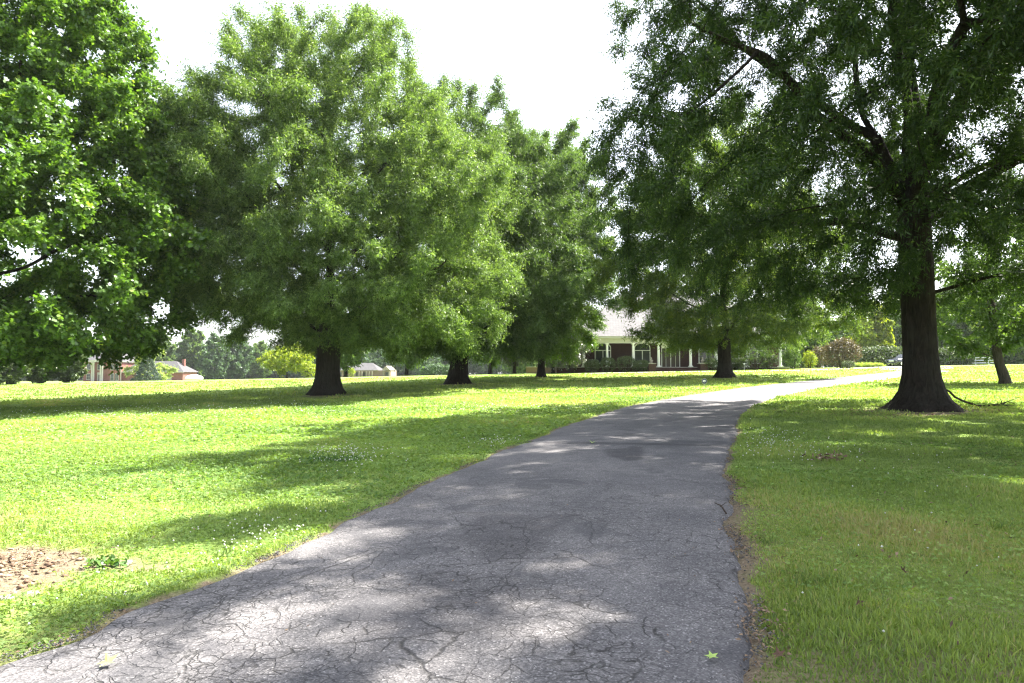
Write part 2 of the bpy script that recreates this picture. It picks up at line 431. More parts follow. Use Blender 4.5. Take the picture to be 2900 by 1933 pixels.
# alligator cracks
dst = t.node('ShaderNodeTexNoise'); dst.inputs['Scale'].default_value = 2.2; dst.inputs['Detail'].default_value = 5; t.l(p, dst.inputs['Vector'])
vm = t.node('ShaderNodeVectorMath'); vm.operation = 'MULTIPLY_ADD'; t.l(dst.outputs['Color'], vm.inputs[0]); vm.inputs[1].default_value = (.35, .35, 0); t.l(p, vm.inputs[2])
def crack(sc, wid):
    v = t.node('ShaderNodeTexVoronoi'); v.feature = 'DISTANCE_TO_EDGE'; v.inputs['Scale'].default_value = sc; t.l(vm.outputs[0], v.inputs['Vector'])
    return t.ramp(v.outputs['Distance'], [(0, 1.0), (wid * .45, .85), (wid, 0.0)])
k1, k2 = crack(5.0, .028), crack(11, .05)
k0 = crack(1.15, .0075)
sep = t.node('ShaderNodeSeparateXYZ'); t.l(p, sep.inputs[0])
fade = t.ramp(t.math('DIVIDE', sep.outputs[1], 20.0), [(.2, 1.0), (.4, .7), (.65, 0.0)])
m1 = t.ramp(t.noise(p, .7, 3, .5), [(.38, 0.0), (.54, 1.0)]); m2 = t.ramp(t.noise(p, .8, 3, .5), [(.44, 0.0), (.58, 1.0)])
brk = t.ramp(t.noise(p, 8, 4, .7), [(.39, 0.0), (.52, 1.0)])
ck = t.math('MULTIPLY', t.math('MAXIMUM', t.math('MULTIPLY', k0, t.ramp(t.noise(p, .5, 2), [(.42, 0.0), (.5, .9)])), t.math('MAXIMUM', t.math('MULTIPLY', k1, t.math('MULTIPLY', m1, brk)), t.math('MULTIPLY', k2, t.math('MULTIPLY', m2, brk)))), fade)
c = t.mix(t.math('MULTIPLY', ck, .85), c, (.022, .021, .02))
c = t.mix(t.math('MULTIPLY', t.attr('patch'), .8), c, t.mix(1.0, c, (.42, .42, .45), 'MULTIPLY'))
# older darker patch seam across the drive
st = t.ramp(t.noise(p, .9, 4, .6, .8), [(.56, 0.0), (.62, 1.0)])
c = t.mix(t.math('MULTIPLY', st, .5), c, (.048, .048, .054))
h = t.math('SUBTRACT', t.math('MULTIPLY', vor.outputs['Distance'], .35), t.math('MULTIPLY', ck, 1.0))
M['asphalt'] = t.principled(c, .85, .25, t.bump(h, .7, .012))
tag(link('driveway', me, M['asphalt']), 'cracked grey asphalt driveway curving up to the house', None, None, 'structure')

def sheet(name, px, dz, mat, label):
    P = [G(x, y) for x, y in px]
    mb = MB(); bm = bmesh.new()
    vs = [bm.verts.new((q.x, q.y, 0)) for q in P]; f = bm.faces.new(vs)
    bmesh.ops.triangulate(bm, faces=[f]); bmesh.ops.subdivide_edges(bm, edges=list(bm.edges), cuts=5, use_grid_fill=True)
    for v in bm.verts: v.co.z = float(zg(v.co.x, v.co.y)) + dz
    bmesh.ops.recalc_face_normals(bm, faces=bm.faces)
    if sum(f.normal.z for f in bm.faces) < 0: bmesh.ops.reverse_faces(bm, faces=bm.faces)
    me = bpy.data.meshes.new(name); bm.to_mesh(me); bm.free()
    return tag(link(name, me, mat), label, None, None, 'structure')
M['pale_asphalt'] = simple('sun_bleached_paving', (.30, .29, .28), .9, .2, .12, 2.5)
sheet('parking_pad', [(2470,1038.5),(2500,1047),(2560,1050),(2640,1046),(2705,1043),(2690,1036.5),(2580,1036.5)], .022, M['pale_asphalt'], 'pale paved apron in front of the parked car')
def path(name, cl, half, dz, mat, label):
    P = [GD(x, d) for x, d in cl]; vs = []; fs = []
    pts = []
    for a, b in zip(P[:-1], P[1:]):
        for i in range(8): pts.append(a.lerp(b, i / 8))
    pts.append(P[-1])
    for i, q in enumerate(pts):
        d = (pts[min(i+1, len(pts)-1)] - pts[max(i-1, 0)]); n = Vector((-d.y, d.x, 0)).normalized()
        for s in (-1, 1):
            r = q + n * half * s; vs.append((r.x, r.y, float(zg(r.x, r.y)) + dz))
    for i in range(len(pts) - 1): fs.append((2*i, 2*i+2, 2*i+3, 2*i+1))
    me = bpy.data.meshes.new(name); me.from_pydata(vs, [], fs); me.update()
    return tag(link(name, me, mat), label, None, None, 'structure')
path('front_walk', [(1640, 76), (1800, 76.5), (1950, 76), (2060, 73), (2180, 71), (2300, 71.5), (2420, 75), (2530, 82)], 1.3, .02, M['concrete'], 'pale walk running past the front steps of the brick house')

# ------------------------------------------------------------------ summer haze
hz = MB(); hz.box(-1650, 1650, -120, 1850, -14, 42)
hm = bpy.data.materials.new('haze_air'); hm.use_nodes = True; hm.node_tree.nodes.clear()
ho = hm.node_tree.nodes.new('ShaderNodeOutputMaterial'); hv = hm.node_tree.nodes.new('ShaderNodeVolumePrincipled')
hv.inputs['Color'].default_value = (.93, .96, 1, 1); hv.inputs['Density'].default_value = .00012; hv.inputs['Anisotropy'].default_value = .25
hm.node_tree.links.new(hv.outputs[0], ho.inputs['Volume'])
tag(hz.build('haze', hm), 'thin bright summer haze over the lawn', None, None, 'stuff')

# ------------------------------------------------------------------ trees
def unit(a): return a / np.maximum(np.linalg.norm(a, axis=-1, keepdims=True), 1e-9)

def grow(att, pos, par, step, infl, kill, up=.12, iters=140):
    """space colonisation: branches creep towards the crown points"""
    pos = [np.array(p, float) for p in pos]; par = list(par)
    A = np.array(att, float); P = np.array(pos)
    nd = np.full(len(A), 1e9); ni = np.zeros(len(A), int)
    def upd(lo, newP):
        for c in range(0, len(newP), 400):
            q = newP[c:c+400]
            d = np.linalg.norm(A[:, None, :] - q[None], axis=2)
            j = d.argmin(1); m = d[np.arange(len(A)), j]
            k = m < nd; nd[k] = m[k]; ni[k] = j[k] + lo + c
    upd(0, P)
    for it in range(iters):
        keep = nd > kill; A = A[keep]; nd = nd[keep]; ni = ni[keep]
        if not len(A): break
        act = nd < infl
        if not act.any():
            infl *= 1.5; continue
        D = unit(A[act] - P[ni[act]]); src = np.unique(ni[act])
        sm = np.zeros((len(P), 3)); np.add.at(sm, ni[act], D)
        dirs = unit(sm[src]); dirs[:, 2] += up; dirs = unit(dirs + rng.normal(size=dirs.shape) * .12)
        new = P[src] + dirs * step
        lo = len(P); P = np.vstack([P, new]); par += list(src)
        # points that no longer get closer are dropped
        old = nd.copy(); upd(lo, new)
        stuck = act & (old - nd < .01) & (nd < kill * 1.8)
        nd[stuck] = 0
        if len(P) > 16000: break
    return P, np.array(par)

def ring_tubes(P, par, r, dirn, main, sel, n):
    c = np.where(sel)[0]; p = par[c]
    r0 = np.where(main[p] == c, r[p], np.minimum(r[p], r[c] * 1.35)); r1 = r[c]
    d0 = np.where((main[p] == c)[:, None], dirn[p], dirn[c]); d1 = dirn[c]
    def frame(d):
        h = np.where(np.abs(d[:, 2:3]) < .95, np.array([[0, 0, 1.]]), np.array([[1., 0, 0]]))
        a = unit(np.cross(d, h)); return a, np.cross(d, a)
    a0, b0 = frame(d1); a1, b1 = a0, b0
    th = np.arange(n) * 2 * np.pi / n; cs, sn = np.cos(th), np.sin(th)
    R0 = P[p][:, None] + r0[:, None, None] * (cs[None, :, None] * a0[:, None] + sn[None, :, None] * b0[:, None])
    R1 = P[c][:, None] + r1[:, None, None] * (cs[None, :, None] * a1[:, None] + sn[None, :, None] * b1[:, None])
    V = np.concatenate([R0, R1], 1).reshape(-1, 3)
    i = np.arange(n); k = (i + 1) % n
    f = np.stack([i, k, k + n, i + n], -1)
    Fc = (np.arange(len(c))[:, None, None] * 2 * n + f[None]).reshape(-1, 4)
    return V, Fc

def trunk_mesh(name, pts, rads, flare=.0, n=44, seed=0, steps=60):
    pts = np.array(pts, float); rads = np.array(rads, float)
    d = np.r_[0, np.cumsum(np.linalg.norm(np.diff(pts, axis=0), axis=1))]
    tt = d[-1] * np.linspace(0, 1, steps) ** 1.35
    C = np.stack([np.interp(tt, d, pts[:, i]) for i in range(3)], -1); R = np.interp(tt, d, rads)
    # soften corners of the centre line
    r_ = np.random.default_rng(seed); ph = r_.uniform(0, 6.28, 6)
    th = np.arange(n) * 2 * np.pi / n
    V = np.zeros((steps, n, 3))
    for j in range(steps):
        z = tt[j]
        lob = flare * np.exp(-z / .55) * (.55 * np.sin(4 * th + ph[0]) + .45 * np.sin(7 * th + ph[1])) + .03 * np.sin(3 * th + ph[2] + z * .5) + .02 * np.sin(11 * th + ph[3] + .8 * np.sin(z * 1.7)) + .02 * np.abs(np.sin(13 * th + ph[4] - .6 * np.sin(z * 2.1)))
        rr = R[j] * (1 + lob) * (1 + r_.normal(size=n) * .006)
        V[j, :, 0] = C[j, 0] + rr * np.cos(th); V[j, :, 1] = C[j, 1] + rr * np.sin(th); V[j, :, 2] = C[j, 2]
    V[0, :, 2] -= .5
    i = np.arange(n); k = (i + 1) % n
    f = np.stack([i, k, k + n, i + n], -1)
    Fc = (np.arange(steps - 1)[:, None, None] * n + f[None]).reshape(-1, 4)
    return mesh_np(name, V.reshape(-1, 3), Fc, smooth=True)

OUTL = {
 'narrow': np.array([(0, 0), (.45, .5), (1, 0), (.45, -.5)]),
 'oval': np.array([(0, 0), (.3, .42), (.7, .42), (1, 0), (.7, -.42), (.3, -.42)]),
 'lobed': np.array([(0, 0), (.18, .5), (.5, .26), (.72, .46), (1, 0), (.72, -.46), (.5, -.26), (.18, -.5)]),
}
def leaf_quads(base, d, up, ln, wd, shape='narrow', curl=.0):
    o = OUTL[shape]; side = unit(np.cross(d, up)); nn = np.cross(side, d)
    V = base[:, None] + o[None, :, 0:1] * (d * ln[:, None])[:, None] + o[None, :, 1:2] * (side * wd[:, None])[:, None]
    if curl: V = V - (curl * (o[None, :, 0:1] ** 2) * ln[:, None, None]) * np.array([0, 0, 1.])
    return V.reshape(-1, 3), len(o)

def crown_leaves(name, sp, sd, sl, per, ln, wd, shape, flat=.8, hang=.0, seed=0, spread=.9, curl=0.1):
    r = np.random.default_rng(seed); n = len(sp)
    t = np.tile(np.linspace(.12, 1.0, per), (n, 1)) + r.uniform(-.06, .06, (n, per))
    base = (sp[:, None] + sd[:, None] * (t * sl[:, None])[:, :, None]).reshape(-1, 3)
    D = np.repeat(sd, per, 0)
    q = unit(r.normal(size=D.shape)); q = unit(q - (q * D).sum(1, keepdims=True) * D)
    d = unit(D * .55 + q * spread + np.array([0, 0, -hang]))
    up = unit(np.array([0, 0, flat]) + r.normal(size=D.shape) * .55)
    m = len(base)
    L = ln * r.uniform(.7, 1.25, m); W = wd * r.uniform(.75, 1.2, m)
    base = base + r.normal(size=base.shape) * ln * .12
    V, K = leaf_quads(base, d, up, L, W, shape, curl)
    v = np.clip(np.repeat(r.normal(.42, .17, n), per) + r.normal(0, .16, m), 0, 1)
    return mesh_np(name, V, None, K, {'v': v})

def envelope_points(n, prof, fy, seed, shell=.45, lobes=.2, gap=.0, gfreq=.28, inner=.15, clump=0, csig=.9, fn=None, ufrac=.25):
    if clump:
        n1 = int(n * ufrac)
        base = envelope_points(n1, prof, fy, seed, shell, lobes, gap, gfreq, inner, fn=fn)
        cen = envelope_points(clump, prof, fy, seed + 17, shell * .45, lobes, 0, gfreq, .5, fn=fn)
        r = np.random.default_rng(seed + 2); j = r.integers(0, clump, n - n1); sg = csig * r.uniform(.6, 1.35, clump)[j][:, None]
        q = np.vstack([base, cen[j] * .985 + r.normal(size=(n - n1, 3)) * sg * np.array([1, 1, .8])])
        return q[q[:, 2] > prof[0][0] - .1]
    fn = fn or fy
    r = np.random.default_rng(seed); prof = np.array(prof, float)
    out = []; w = prof[:, 1:].mean(1) ** 1.3
    off = Vector(r.uniform(-50, 50, 3))
    zz = np.linspace(prof[0, 0], prof[-1, 0], 200); ww = np.interp(zz, prof[:, 0], w) + .35 * w.max(); cdf = np.cumsum(ww); cdf /= cdf[-1]
    while len(out) < n:
        z = np.interp(r.uniform(), cdf, zz); ph = r.uniform(0, 2 * math.pi); c, s = math.cos(ph), math.sin(ph)
        rl, rr = np.interp(z, prof[:, 0], prof[:, 1]), np.interp(z, prof[:, 0], prof[:, 2])
        b = (1 + c) / 2; ra = rl * (1 - b) + rr * b
        q = Vector((c * 2.2, s * 2.2, z * .42)) + off
        ra *= 1 + lobes * 1.6 * mnoise.noise(q) + lobes * .8 * mnoise.noise(q * 2.3)
        f = inner + (1 - inner) * r.uniform() ** shell
        p = Vector((c * ra * f, s * ra * f * (fn if s < 0 else fy), z + r.normal() * .15))
        if gap > 0 and mnoise.noise(p * gfreq + off) + .35 * mnoise.noise(p * gfreq * 2.4 + off) < -1 + gap: continue
        out.append(p)
    return np.array(out)

def auto_limbs(seed, n, z0, z1, prof, fy, reach=.62, el=(35, 70)):
    r = np.random.default_rng(seed); prof = np.array(prof, float); L = []; a = r.uniform(0, 6.28)
    for i in range(n):
        a += 2.4 + r.uniform(-.35, .35); z = z0 + (z1 - z0) * (i / max(n - 1, 1)) + r.uniform(-.2, .2)
        e = RAD(el[0] + (el[1] - el[0]) * (i / max(n - 1, 1)) + r.uniform(-8, 8))
        c, s = math.cos(a), math.sin(a); p = np.array([0, 0, z]); pts = [p.copy()]
        for k in range(14):
            zz = p[2]; rl, rr = np.interp(zz, prof[:, 0], prof[:, 1]), np.interp(zz, prof[:, 0], prof[:, 2])
            ra = (rl * (1 - c) / 2 + rr * (1 + c) / 2) * reach
            if math.hypot(p[0], p[1]) > ra or p[2] > prof[-1, 0] * .85: break
            p = p + .8 * np.array([c * math.cos(e), s * math.cos(e) * fy, math.sin(e)]) + r.normal(size=3) * .10
            e = e * .97; pts.append(p.copy())
        if len(pts) > 2: L.append(pts)
    return L

def make_tree(name, loc, label, cat, group, seed, prof, trunk, fy=.95, lead=.8, limbs=None, nlimb=8, lz=(2.5, 8), lel=(35, 70), natt=1500, step=.5, infl=3.0, kill=.9,
              shell=.45, lobes=.2, gap=0., gfreq=.28, inner=.15, leaves=100000, per=10, ln=.16, wd=.045, shape='narrow', sl=(.4, .8), hang=.05, droop=.12, flat=.8, spread=.9,
              leafm='oak', barkm='bark_oak', tipr=.012, flare=.12, cmax=5, up=.12, tsides=84, extra=None, out=.45, rz=0.0, clump=0, csig=.9, fn=None, rcap=9.0, jit=.12, ufrac=.25):
    global rng
    rng = np.random.default_rng(seed)
    root = empty(name, loc, rz, label=label, cat=cat, group=group)
    att = envelope_points(natt, prof, fy, seed, shell, lobes, gap, gfreq, inner, clump, csig, fn, ufrac)
    if extra is not None: att = np.vstack([att, extra])
    T = np.array(trunk, float)
    # skeleton: trunk line, leader, then limbs
    pos = []; par = []
    d = np.r_[0, np.cumsum(np.linalg.norm(np.diff(T[:, :3], axis=0), axis=1))]
    for q in np.arange(0, d[-1], step):
        pos.append([np.interp(q, d, T[:, i]) for i in range(3)]); par.append(len(pos) - 2)
    if lead:
        zt = prof[-1][0] * lead; x, y, z = pos[-1]
        while z < zt:
            x += rng.normal() * .07; y += rng.normal() * .07; z += step; pos.append([x, y, z]); par.append(len(pos) - 2)
    LB = limbs if limbs is not None else auto_limbs(seed + 5, nlimb, lz[0], lz[1], prof, fy, el=lel)
    for lb in LB:
        lb = np.array(lb, float); P_ = np.array(pos); j = int(np.argmin(np.linalg.norm(P_ - lb[0], axis=1)))
        dd = np.r_[0, np.cumsum(np.linalg.norm(np.diff(lb, axis=0), axis=1))]; prev = j
        ph = rng.uniform(0, 6.28, 3)
        for q in np.arange(step, dd[-1], step):
            w_ = .10 * np.array([math.sin(q * 1.3 + ph[0]), math.sin(q * 1.1 + ph[1]), math.sin(q * 1.5 + ph[2])])
            pos.append([np.interp(q, dd, lb[:, i]) + w_[i] for i in range(3)]); par.append(prev); prev = len(pos) - 1
    par[0] = -1; nseed = len(pos); ntr = int(d[-1] / step)
    P, par = grow(att, pos, par, step, infl, kill, up)
    N = len(P)
    cnt = np.zeros(N); kids = np.bincount(par[1:], minlength=N)
    cnt[kids == 0] = 1
    main = np.full(N, -1); best = np.zeros(N)
    order = np.arange(N)[::-1]
    # children always follow parents, so one reverse sweep accumulates
    for i in order:
        if i == 0: break
        p = par[i]; cnt[p] += cnt[i]
        if cnt[i] > best[p]: best[p] = cnt[i]; main[p] = i
    # gentle smoothing of grown parts
    for _ in range(2):
        Q = P.copy(); has = (main >= 0) & (np.arange(N) >= nseed)
        Q[has] = .5 * P[has] + .25 * (P[par[has]] + P[main[has]]); P = Q
    R0 = T[-1, 3]; pw = math.log(R0 / tipr) / math.log(max(cnt[min(ntr, N - 1)], 2))
    r = tipr * np.maximum(cnt, 1) ** pw; r = np.minimum(r, R0); r[ntr + 1:] = np.minimum(r[ntr + 1:], rcap)
    dirn = np.zeros((N, 3)); dirn[1:] = unit(P[1:] - P[par[1:]]); dirn[0] = (0, 0, 1)
    tm = trunk_mesh('trunk', T[:, :3], T[:, 3], flare, tsides, seed)
    sel = np.arange(N) >= max(ntr - 1, 1)
    VV = []; FF = []; off = 0
    for lo, hi, n in ((.10, 9, 12), (.03, .10, 6), (0, .03, 3)):
        s = sel & (r >= lo) & (r < hi)
        if s.any():
            v, f = ring_tubes(P, par, r, dirn, main, s, n); VV.append(v); FF.append(f + off); off += len(v)
    tv = np.zeros(len(tm.vertices) * 3, np.float32); tm.vertices.foreach_get('co', tv); tf = np.zeros(len(tm.loops), np.int32); tm.loops.foreach_get('vertex_index', tf); bpy.data.meshes.remove(tm)
    VV.append(tv.reshape(-1, 3)); FF.append(tf.reshape(-1, 4) + off)
    link('trunk', mesh_np('trunk', np.vstack(VV), np.vstack(FF), smooth=True), M[barkm], root)
    # leafy shoots
    tw = np.where((cnt <= cmax) & (np.arange(N) >= nseed))[0]
    ns = max(1, leaves // per); rr = np.random.default_rng(seed + 9)
    wts = np.where(kids[tw] == 0, 2.0, 1.0); pick = rr.choice(tw, ns, p=wts / wts.sum())
    f = rr.uniform(0, 1, (ns, 1)); sp = P[pick] * (1 - f) + P[par[pick]] * f + rr.normal(size=(ns, 3)) * jit
    axis_ = P[pick].copy(); cz = .45 * prof[-1][0]
    o = P[pick] - np.array([0, 0, cz]); o[:, 2] *= .6; o = unit(o)
    sdir = unit(dirn[pick] * .7 + o * out + rr.normal(size=(ns, 3)) * .75 + np.array([0, 0, -droop]))
    cm = crown_leaves('crown', sp, sdir, sl[0] * .6 + (sl[1] * 1.15 - sl[0] * .6) * rr.uniform(0, 1, ns) ** 1.4, per, ln, wd, shape, flat, hang, seed + 3, spread)
    link('crown', cm, M[leafm], root)
    return root

def dup(root, loc, rz=0, sc=1.0, leafm=None, label=None, group=None, cat=None, name=None):
    o = root.copy(); COL.objects.link(o); o.location = loc; o.rotation_euler = (0, 0, rz)
    o.scale = sc if hasattr(sc, '__len__') else (sc, sc, sc)
    if name: o.name = name
    if label: o['label'] = label
    if cat: o['category'] = cat
    if group: o['group'] = group
    for ch in list(root.children):
        c = ch.copy(); COL.objects.link(c); c.parent = o
        if leafm and 'crown' in ch.name or leafm and 'foliage' in ch.name:
            c.data = remat(ch.data, leafm)
    return o
_rm = {}
def remat(me, m):
    k = (me.name, m)
    if k not in _rm:
        n = me.copy(); n.materials.clear(); n.materials.append(M[m]); _rm[k] = n
    return _rm[k]

GR = 'mature trees on the front lawn'
# --- the big dark oak right of the drive
loc = G(2118 * S, 941 * S)
k = .01371
RP = [(3.6, 3.8, 4), (4.4, 6.8, 7.5), (5.6, 8.6, 9.2), (7.5, 10.0, 10), (10, 10.6, 10.2), (13, 9.3, 9.8), (16, 7.2, 9.2), (19, 5, 7.6), (22, 3.6, 5), (24, 1.4, 2)]
RT = [(0, 0, -.1, 1.22), (0, 0, .12, .98), (0, 0, .3, .81), (0, 0, .6, .65), (0, 0, 1.1, .54), (0, 0, 1.8, .49), (-.02, 0, 3, .475), (-.05, 0, 4.6, .48), (-.08, 0, 5.6, .47), (-.1, 0, 6.8, .44), (-.1, 0, 7.6, .38)]
RL = [
 [(-.3, 0, 6.6), (-1.75, -.5, 7.9), (-3, -.9, 8.9), (-3.9, -1.2, 9.6), (-5.4, -1.5, 10.6), (-7.6, -1.6, 12)],
 [(.1, 0, 6.7), (1.65, -.3, 7.6), (3.2, -.5, 8.4), (5.5, -.4, 9.6), (7.4, 0, 10.6)],
 [(.1, 0, 5.9), (1.9, .5, 6.7), (3.4, .9, 7.1), (6, 1.2, 7.5), (8, 1.4, 7.6)],
 [(.2, 0, 3.8), (1.6, -.2, 4.1), (3.2, -.4, 4.3), (6, -.4, 4.7)],
 [(-.3, 0, 7.0), (-1.0, .2, 8.2), (-1.5, .3, 9.6), (-1.7, .5, 12.5), (-1.9, .6, 16)],
 [(-.1, 0, 7.3), (-.5, -.4, 9), (-.75, -.5, 11), (-.9, -.7, 13), (-1.0, -.8, 17)],
 [(0, 0, 7.5), (.15, .3, 9), (.2, .4, 11), (.35, .5, 18)],
 [(.1, 0, 7.4), (.6, -.5, 8.8), (1.05, -.8, 10), (1.9, -1.2, 12), (2.8, -1.6, 15.5)],
 [(.6, -.3, 8.8), (1.6, -.2, 10.6), (2.8, 0, 12.2), (4.6, .3, 14.4)],
 [(-1.4, .2, 8.9), (-2.8, .9, 10.4), (-4.4, 1.4, 12), (-6.2, 1.7, 14)],
 [(-.1, 0, 6.4), (-.8, -1.8, 7.6), (-1.6, -3.8, 8.6), (-2.4, -6, 9.5)],
 [(0, 0, 6.9), (.9, 2.0, 8.2), (1.8, 4, 9.5), (2.2, 6.4, 10.8)],
 [(-.1, 0, 5.6), (-1.2, 2.0, 6.4), (-2.8, 4.2, 7.0), (-4.4, 6.2, 7.4)],
 [(0, 0, 6.2), (1.2, -1.9, 7.2), (2.6, -4, 8), (3.8, -6, 8.7)],
]
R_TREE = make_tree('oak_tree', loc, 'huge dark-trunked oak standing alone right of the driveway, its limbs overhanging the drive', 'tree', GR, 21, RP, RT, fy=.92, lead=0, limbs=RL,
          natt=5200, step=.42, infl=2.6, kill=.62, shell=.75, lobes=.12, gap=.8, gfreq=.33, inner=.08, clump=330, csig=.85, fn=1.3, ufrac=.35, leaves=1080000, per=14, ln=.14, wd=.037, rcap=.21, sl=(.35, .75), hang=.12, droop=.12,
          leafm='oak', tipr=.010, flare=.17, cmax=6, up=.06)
# --- centre-left oak
loc = G(752 * S, 905 * S)
AP = [(2.9, 1.0, 6.2), (3.9, 3.2, 8.8), (5.4, 7.2, 9.8), (7, 8.6, 10.4), (9.7, 9.0, 10.5), (12.5, 9.4, 9.7), (14.8, 9.7, 8.2), (16.8, 8.5, 7.2), (18.4, 6.4, 6.6), (20.0, 4.6, 5.8), (21.4, 3.0, 4.8), (22.4, 1.6, 3.2)]
AT = [(0, 0, -.1, 1.28), (0, 0, .15, 1.10), (0, 0, .4, .92), (0, 0, .9, .77), (0, 0, 1.7, .70), (.02, 0, 2.6, .70), (.05, 0, 3.6, .66), (.05, 0, 5.0, .55)]
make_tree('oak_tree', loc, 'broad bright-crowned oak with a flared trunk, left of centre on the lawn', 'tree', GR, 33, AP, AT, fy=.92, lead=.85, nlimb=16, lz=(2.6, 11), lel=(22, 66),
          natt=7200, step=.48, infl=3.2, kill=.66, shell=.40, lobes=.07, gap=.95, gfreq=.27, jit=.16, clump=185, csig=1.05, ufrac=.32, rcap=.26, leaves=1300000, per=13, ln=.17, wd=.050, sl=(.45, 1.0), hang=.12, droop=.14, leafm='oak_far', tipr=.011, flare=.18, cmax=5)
# --- second oak, centre
loc = G(1052 * S, 880.5 * S)
BP = [(2.2, 1.5, 7), (4, 4, 8.5), (7, 5.5, 9.5), (10, 6, 9.5), (14, 5.8, 8.8), (17, 5, 7.8), (20, 3.6, 6.0), (22.0, 2.6, 4.4), (23.6, 1.4, 3.0)]
BT = [(0, 0, -.1, 1.25), (0, 0, .15, 1.08), (0, 0, .5, .86), (.05, 0, 1.2, .72), (.2, 0, 2.2, .66), (.35, 0, 3.2, .62), (.5, 0, 5, .5)]
BL = [[(.2, 0, 2.4), (1.6, 0, 3.6), (2.9, 0, 4.6), (4.6, .2, 6.4), (6.5, .3, 8.2)]] + auto_limbs(77, 11, 3.2, 12, BP, .9, el=(30, 70))
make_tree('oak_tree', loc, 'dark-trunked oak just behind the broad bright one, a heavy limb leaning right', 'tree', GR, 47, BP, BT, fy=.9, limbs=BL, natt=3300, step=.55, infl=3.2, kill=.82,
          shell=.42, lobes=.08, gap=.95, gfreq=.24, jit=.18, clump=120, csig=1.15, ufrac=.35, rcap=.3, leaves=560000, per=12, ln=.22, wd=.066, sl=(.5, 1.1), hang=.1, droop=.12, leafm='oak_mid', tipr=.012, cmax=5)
# --- third, nearer the house
loc = G(1243 * S, 866 * S)
CP = [(2.0, 3.0, 2.0), (3, 4.6, 2.8), (5, 4.9, 4.0), (7.5, 4.9, 6.4), (10, 4.6, 7.2), (14, 4.2, 6.8), (18, 3.6, 5.6), (20.5, 2.6, 4.2), (22.8, 1.2, 2.2)]
CT = [(0, 0, -.1, .62), (0, 0, .2, .48), (0, 0, .8, .36), (0, 0, 2, .32), (0, 0, 3.5, .28)]
make_tree('oak_tree', loc, 'tall slender oak on the lawn left of the brick house', 'tree', GR, 53, CP, CT, nlimb=12, lz=(2.4, 13), natt=2700, step=.55, infl=3.4, kill=.85, shell=.5, lobes=.08, gap=.95, gfreq=.25, jit=.18, clump=100, csig=1.15, ufrac=.35,
          leaves=420000, per=12, ln=.24, wd=.078, sl=(.5, 1.1), leafm='mid', tipr=.012, cmax=5, tsides=24)
# --- oak in front of the house
loc = G(1665 * S, 866.5 * S)
DP = [(2.3, 2.6, 5.0), (3.3, 5.0, 7.2), (5, 6.8, 7.8), (8, 8.8, 8.2), (12, 8.2, 7.6), (16, 6.2, 6), (19, 4.2, 4.2), (21.8, 1.4, 1.4)]
DT = [(0, 0, -.1, .95), (0, 0, .15, .82), (0, 0, .5, .62), (0, 0, 1.1, .53), (0, 0, 2.2, .50), (0, 0, 3.4, .46)]
make_tree('oak_tree', loc, 'spreading oak whose trunk stands in front of the brick house porch', 'tree', GR, 61, DP, DT, nlimb=13, lz=(2.6, 10), lel=(15, 65), natt=3400, step=.55, infl=3.2, kill=.8, shell=.55, lobes=.14, gap=.8,
          gfreq=.26, clump=120, csig=1.1, rcap=.25, leaves=480000, per=12, ln=.22, wd=.068, jit=.16, sl=(.5, 1.1), leafm='mid_bright', tipr=.012, cmax=5, tsides=30)
# --- broad-leaved tree at the left edge
p0 = GD(-60, 33.0)
LP = [(2.3, 4.0, 6.4), (3.6, 7, 8.6), (6, 8.2, 9.0), (9, 8.6, 9.0), (12, 8.6, 8.5), (15, 8, 7.5), (18, 7, 6.3), (22, 5.2, 4.6), (26, 2.5, 2.4)]
LT = [(0, 0, -.1, .9), (0, 0, .3, .65), (0, 0, 1.2, .5), (0, 0, 3, .45), (.2, 0, 6, .4)]
make_tree('sweetgum_tree', p0, 'bright green broad-leaved tree filling the left edge', 'tree', GR, 71, LP, LT, fy=.9, nlimb=14, lz=(2.2, 13), lel=(10, 60), natt=4200, step=.48, infl=3.2, kill=.7, shell=.5, lobes=.1, gap=.95, gfreq=.3, jit=.2, clump=200, csig=1.0, rcap=.22,
          leaves=470000, per=8, ln=.17, wd=.155, shape='lobed', sl=(.35, .75), hang=.12, droop=.05, flat=1.1, spread=1.0, leafm='gum', tipr=.012, cmax=6, tsides=24)
# --- small leaning tree at the right edge
loc = G(2309 * S, 881 * S)
TP = [(2.0, 3.0, 2.0), (3.2, 4.4, 4.0), (5, 4.4, 4.6), (7, 3.8, 4.2), (8.8, 2.2, 2.6), (9.8, .8, 1)]
TT = [(0, 0, -.1, .34), (-.02, 0, .25, .29), (-.15, 0, .7, .27), (-.32, 0, 1.2, .24), (-.42, 0, 1.8, .22), (-.45, 0, 2.6, .18)]
TL = [[(-.4, 0, 1.4), (-.9, .1, 1.75), (-1.9, .2, 2.1), (-2.9, .2, 2.5)], [(-.45, 0, 2.5), (.3, .1, 3.3), (1.2, .1, 4.0), (2.4, .2, 4.9)], [(-.45, 0, 2.5), (-.5, .2, 4), (-.6, .3, 6)], [(-.45, 0, 2.5), (-1.3, -.8, 3.6), (-2, -1.4, 4.8)]]
make_tree('dogwood_tree', loc, 'small crooked tree with a leaning trunk, at the right edge of the lawn', 'tree', GR, 83, TP, TT, lead=0, limbs=TL, natt=620, step=.35, infl=2, kill=.6, shell=.6, lobes=.22, gap=.6, gfreq=.5,
          leaves=36000, per=8, ln=.20, wd=.105, shape='oval', sl=(.3, .6), leafm='mid', barkm='bark_grey', tipr=.01, cmax=6, tsides=20, flare=.06)

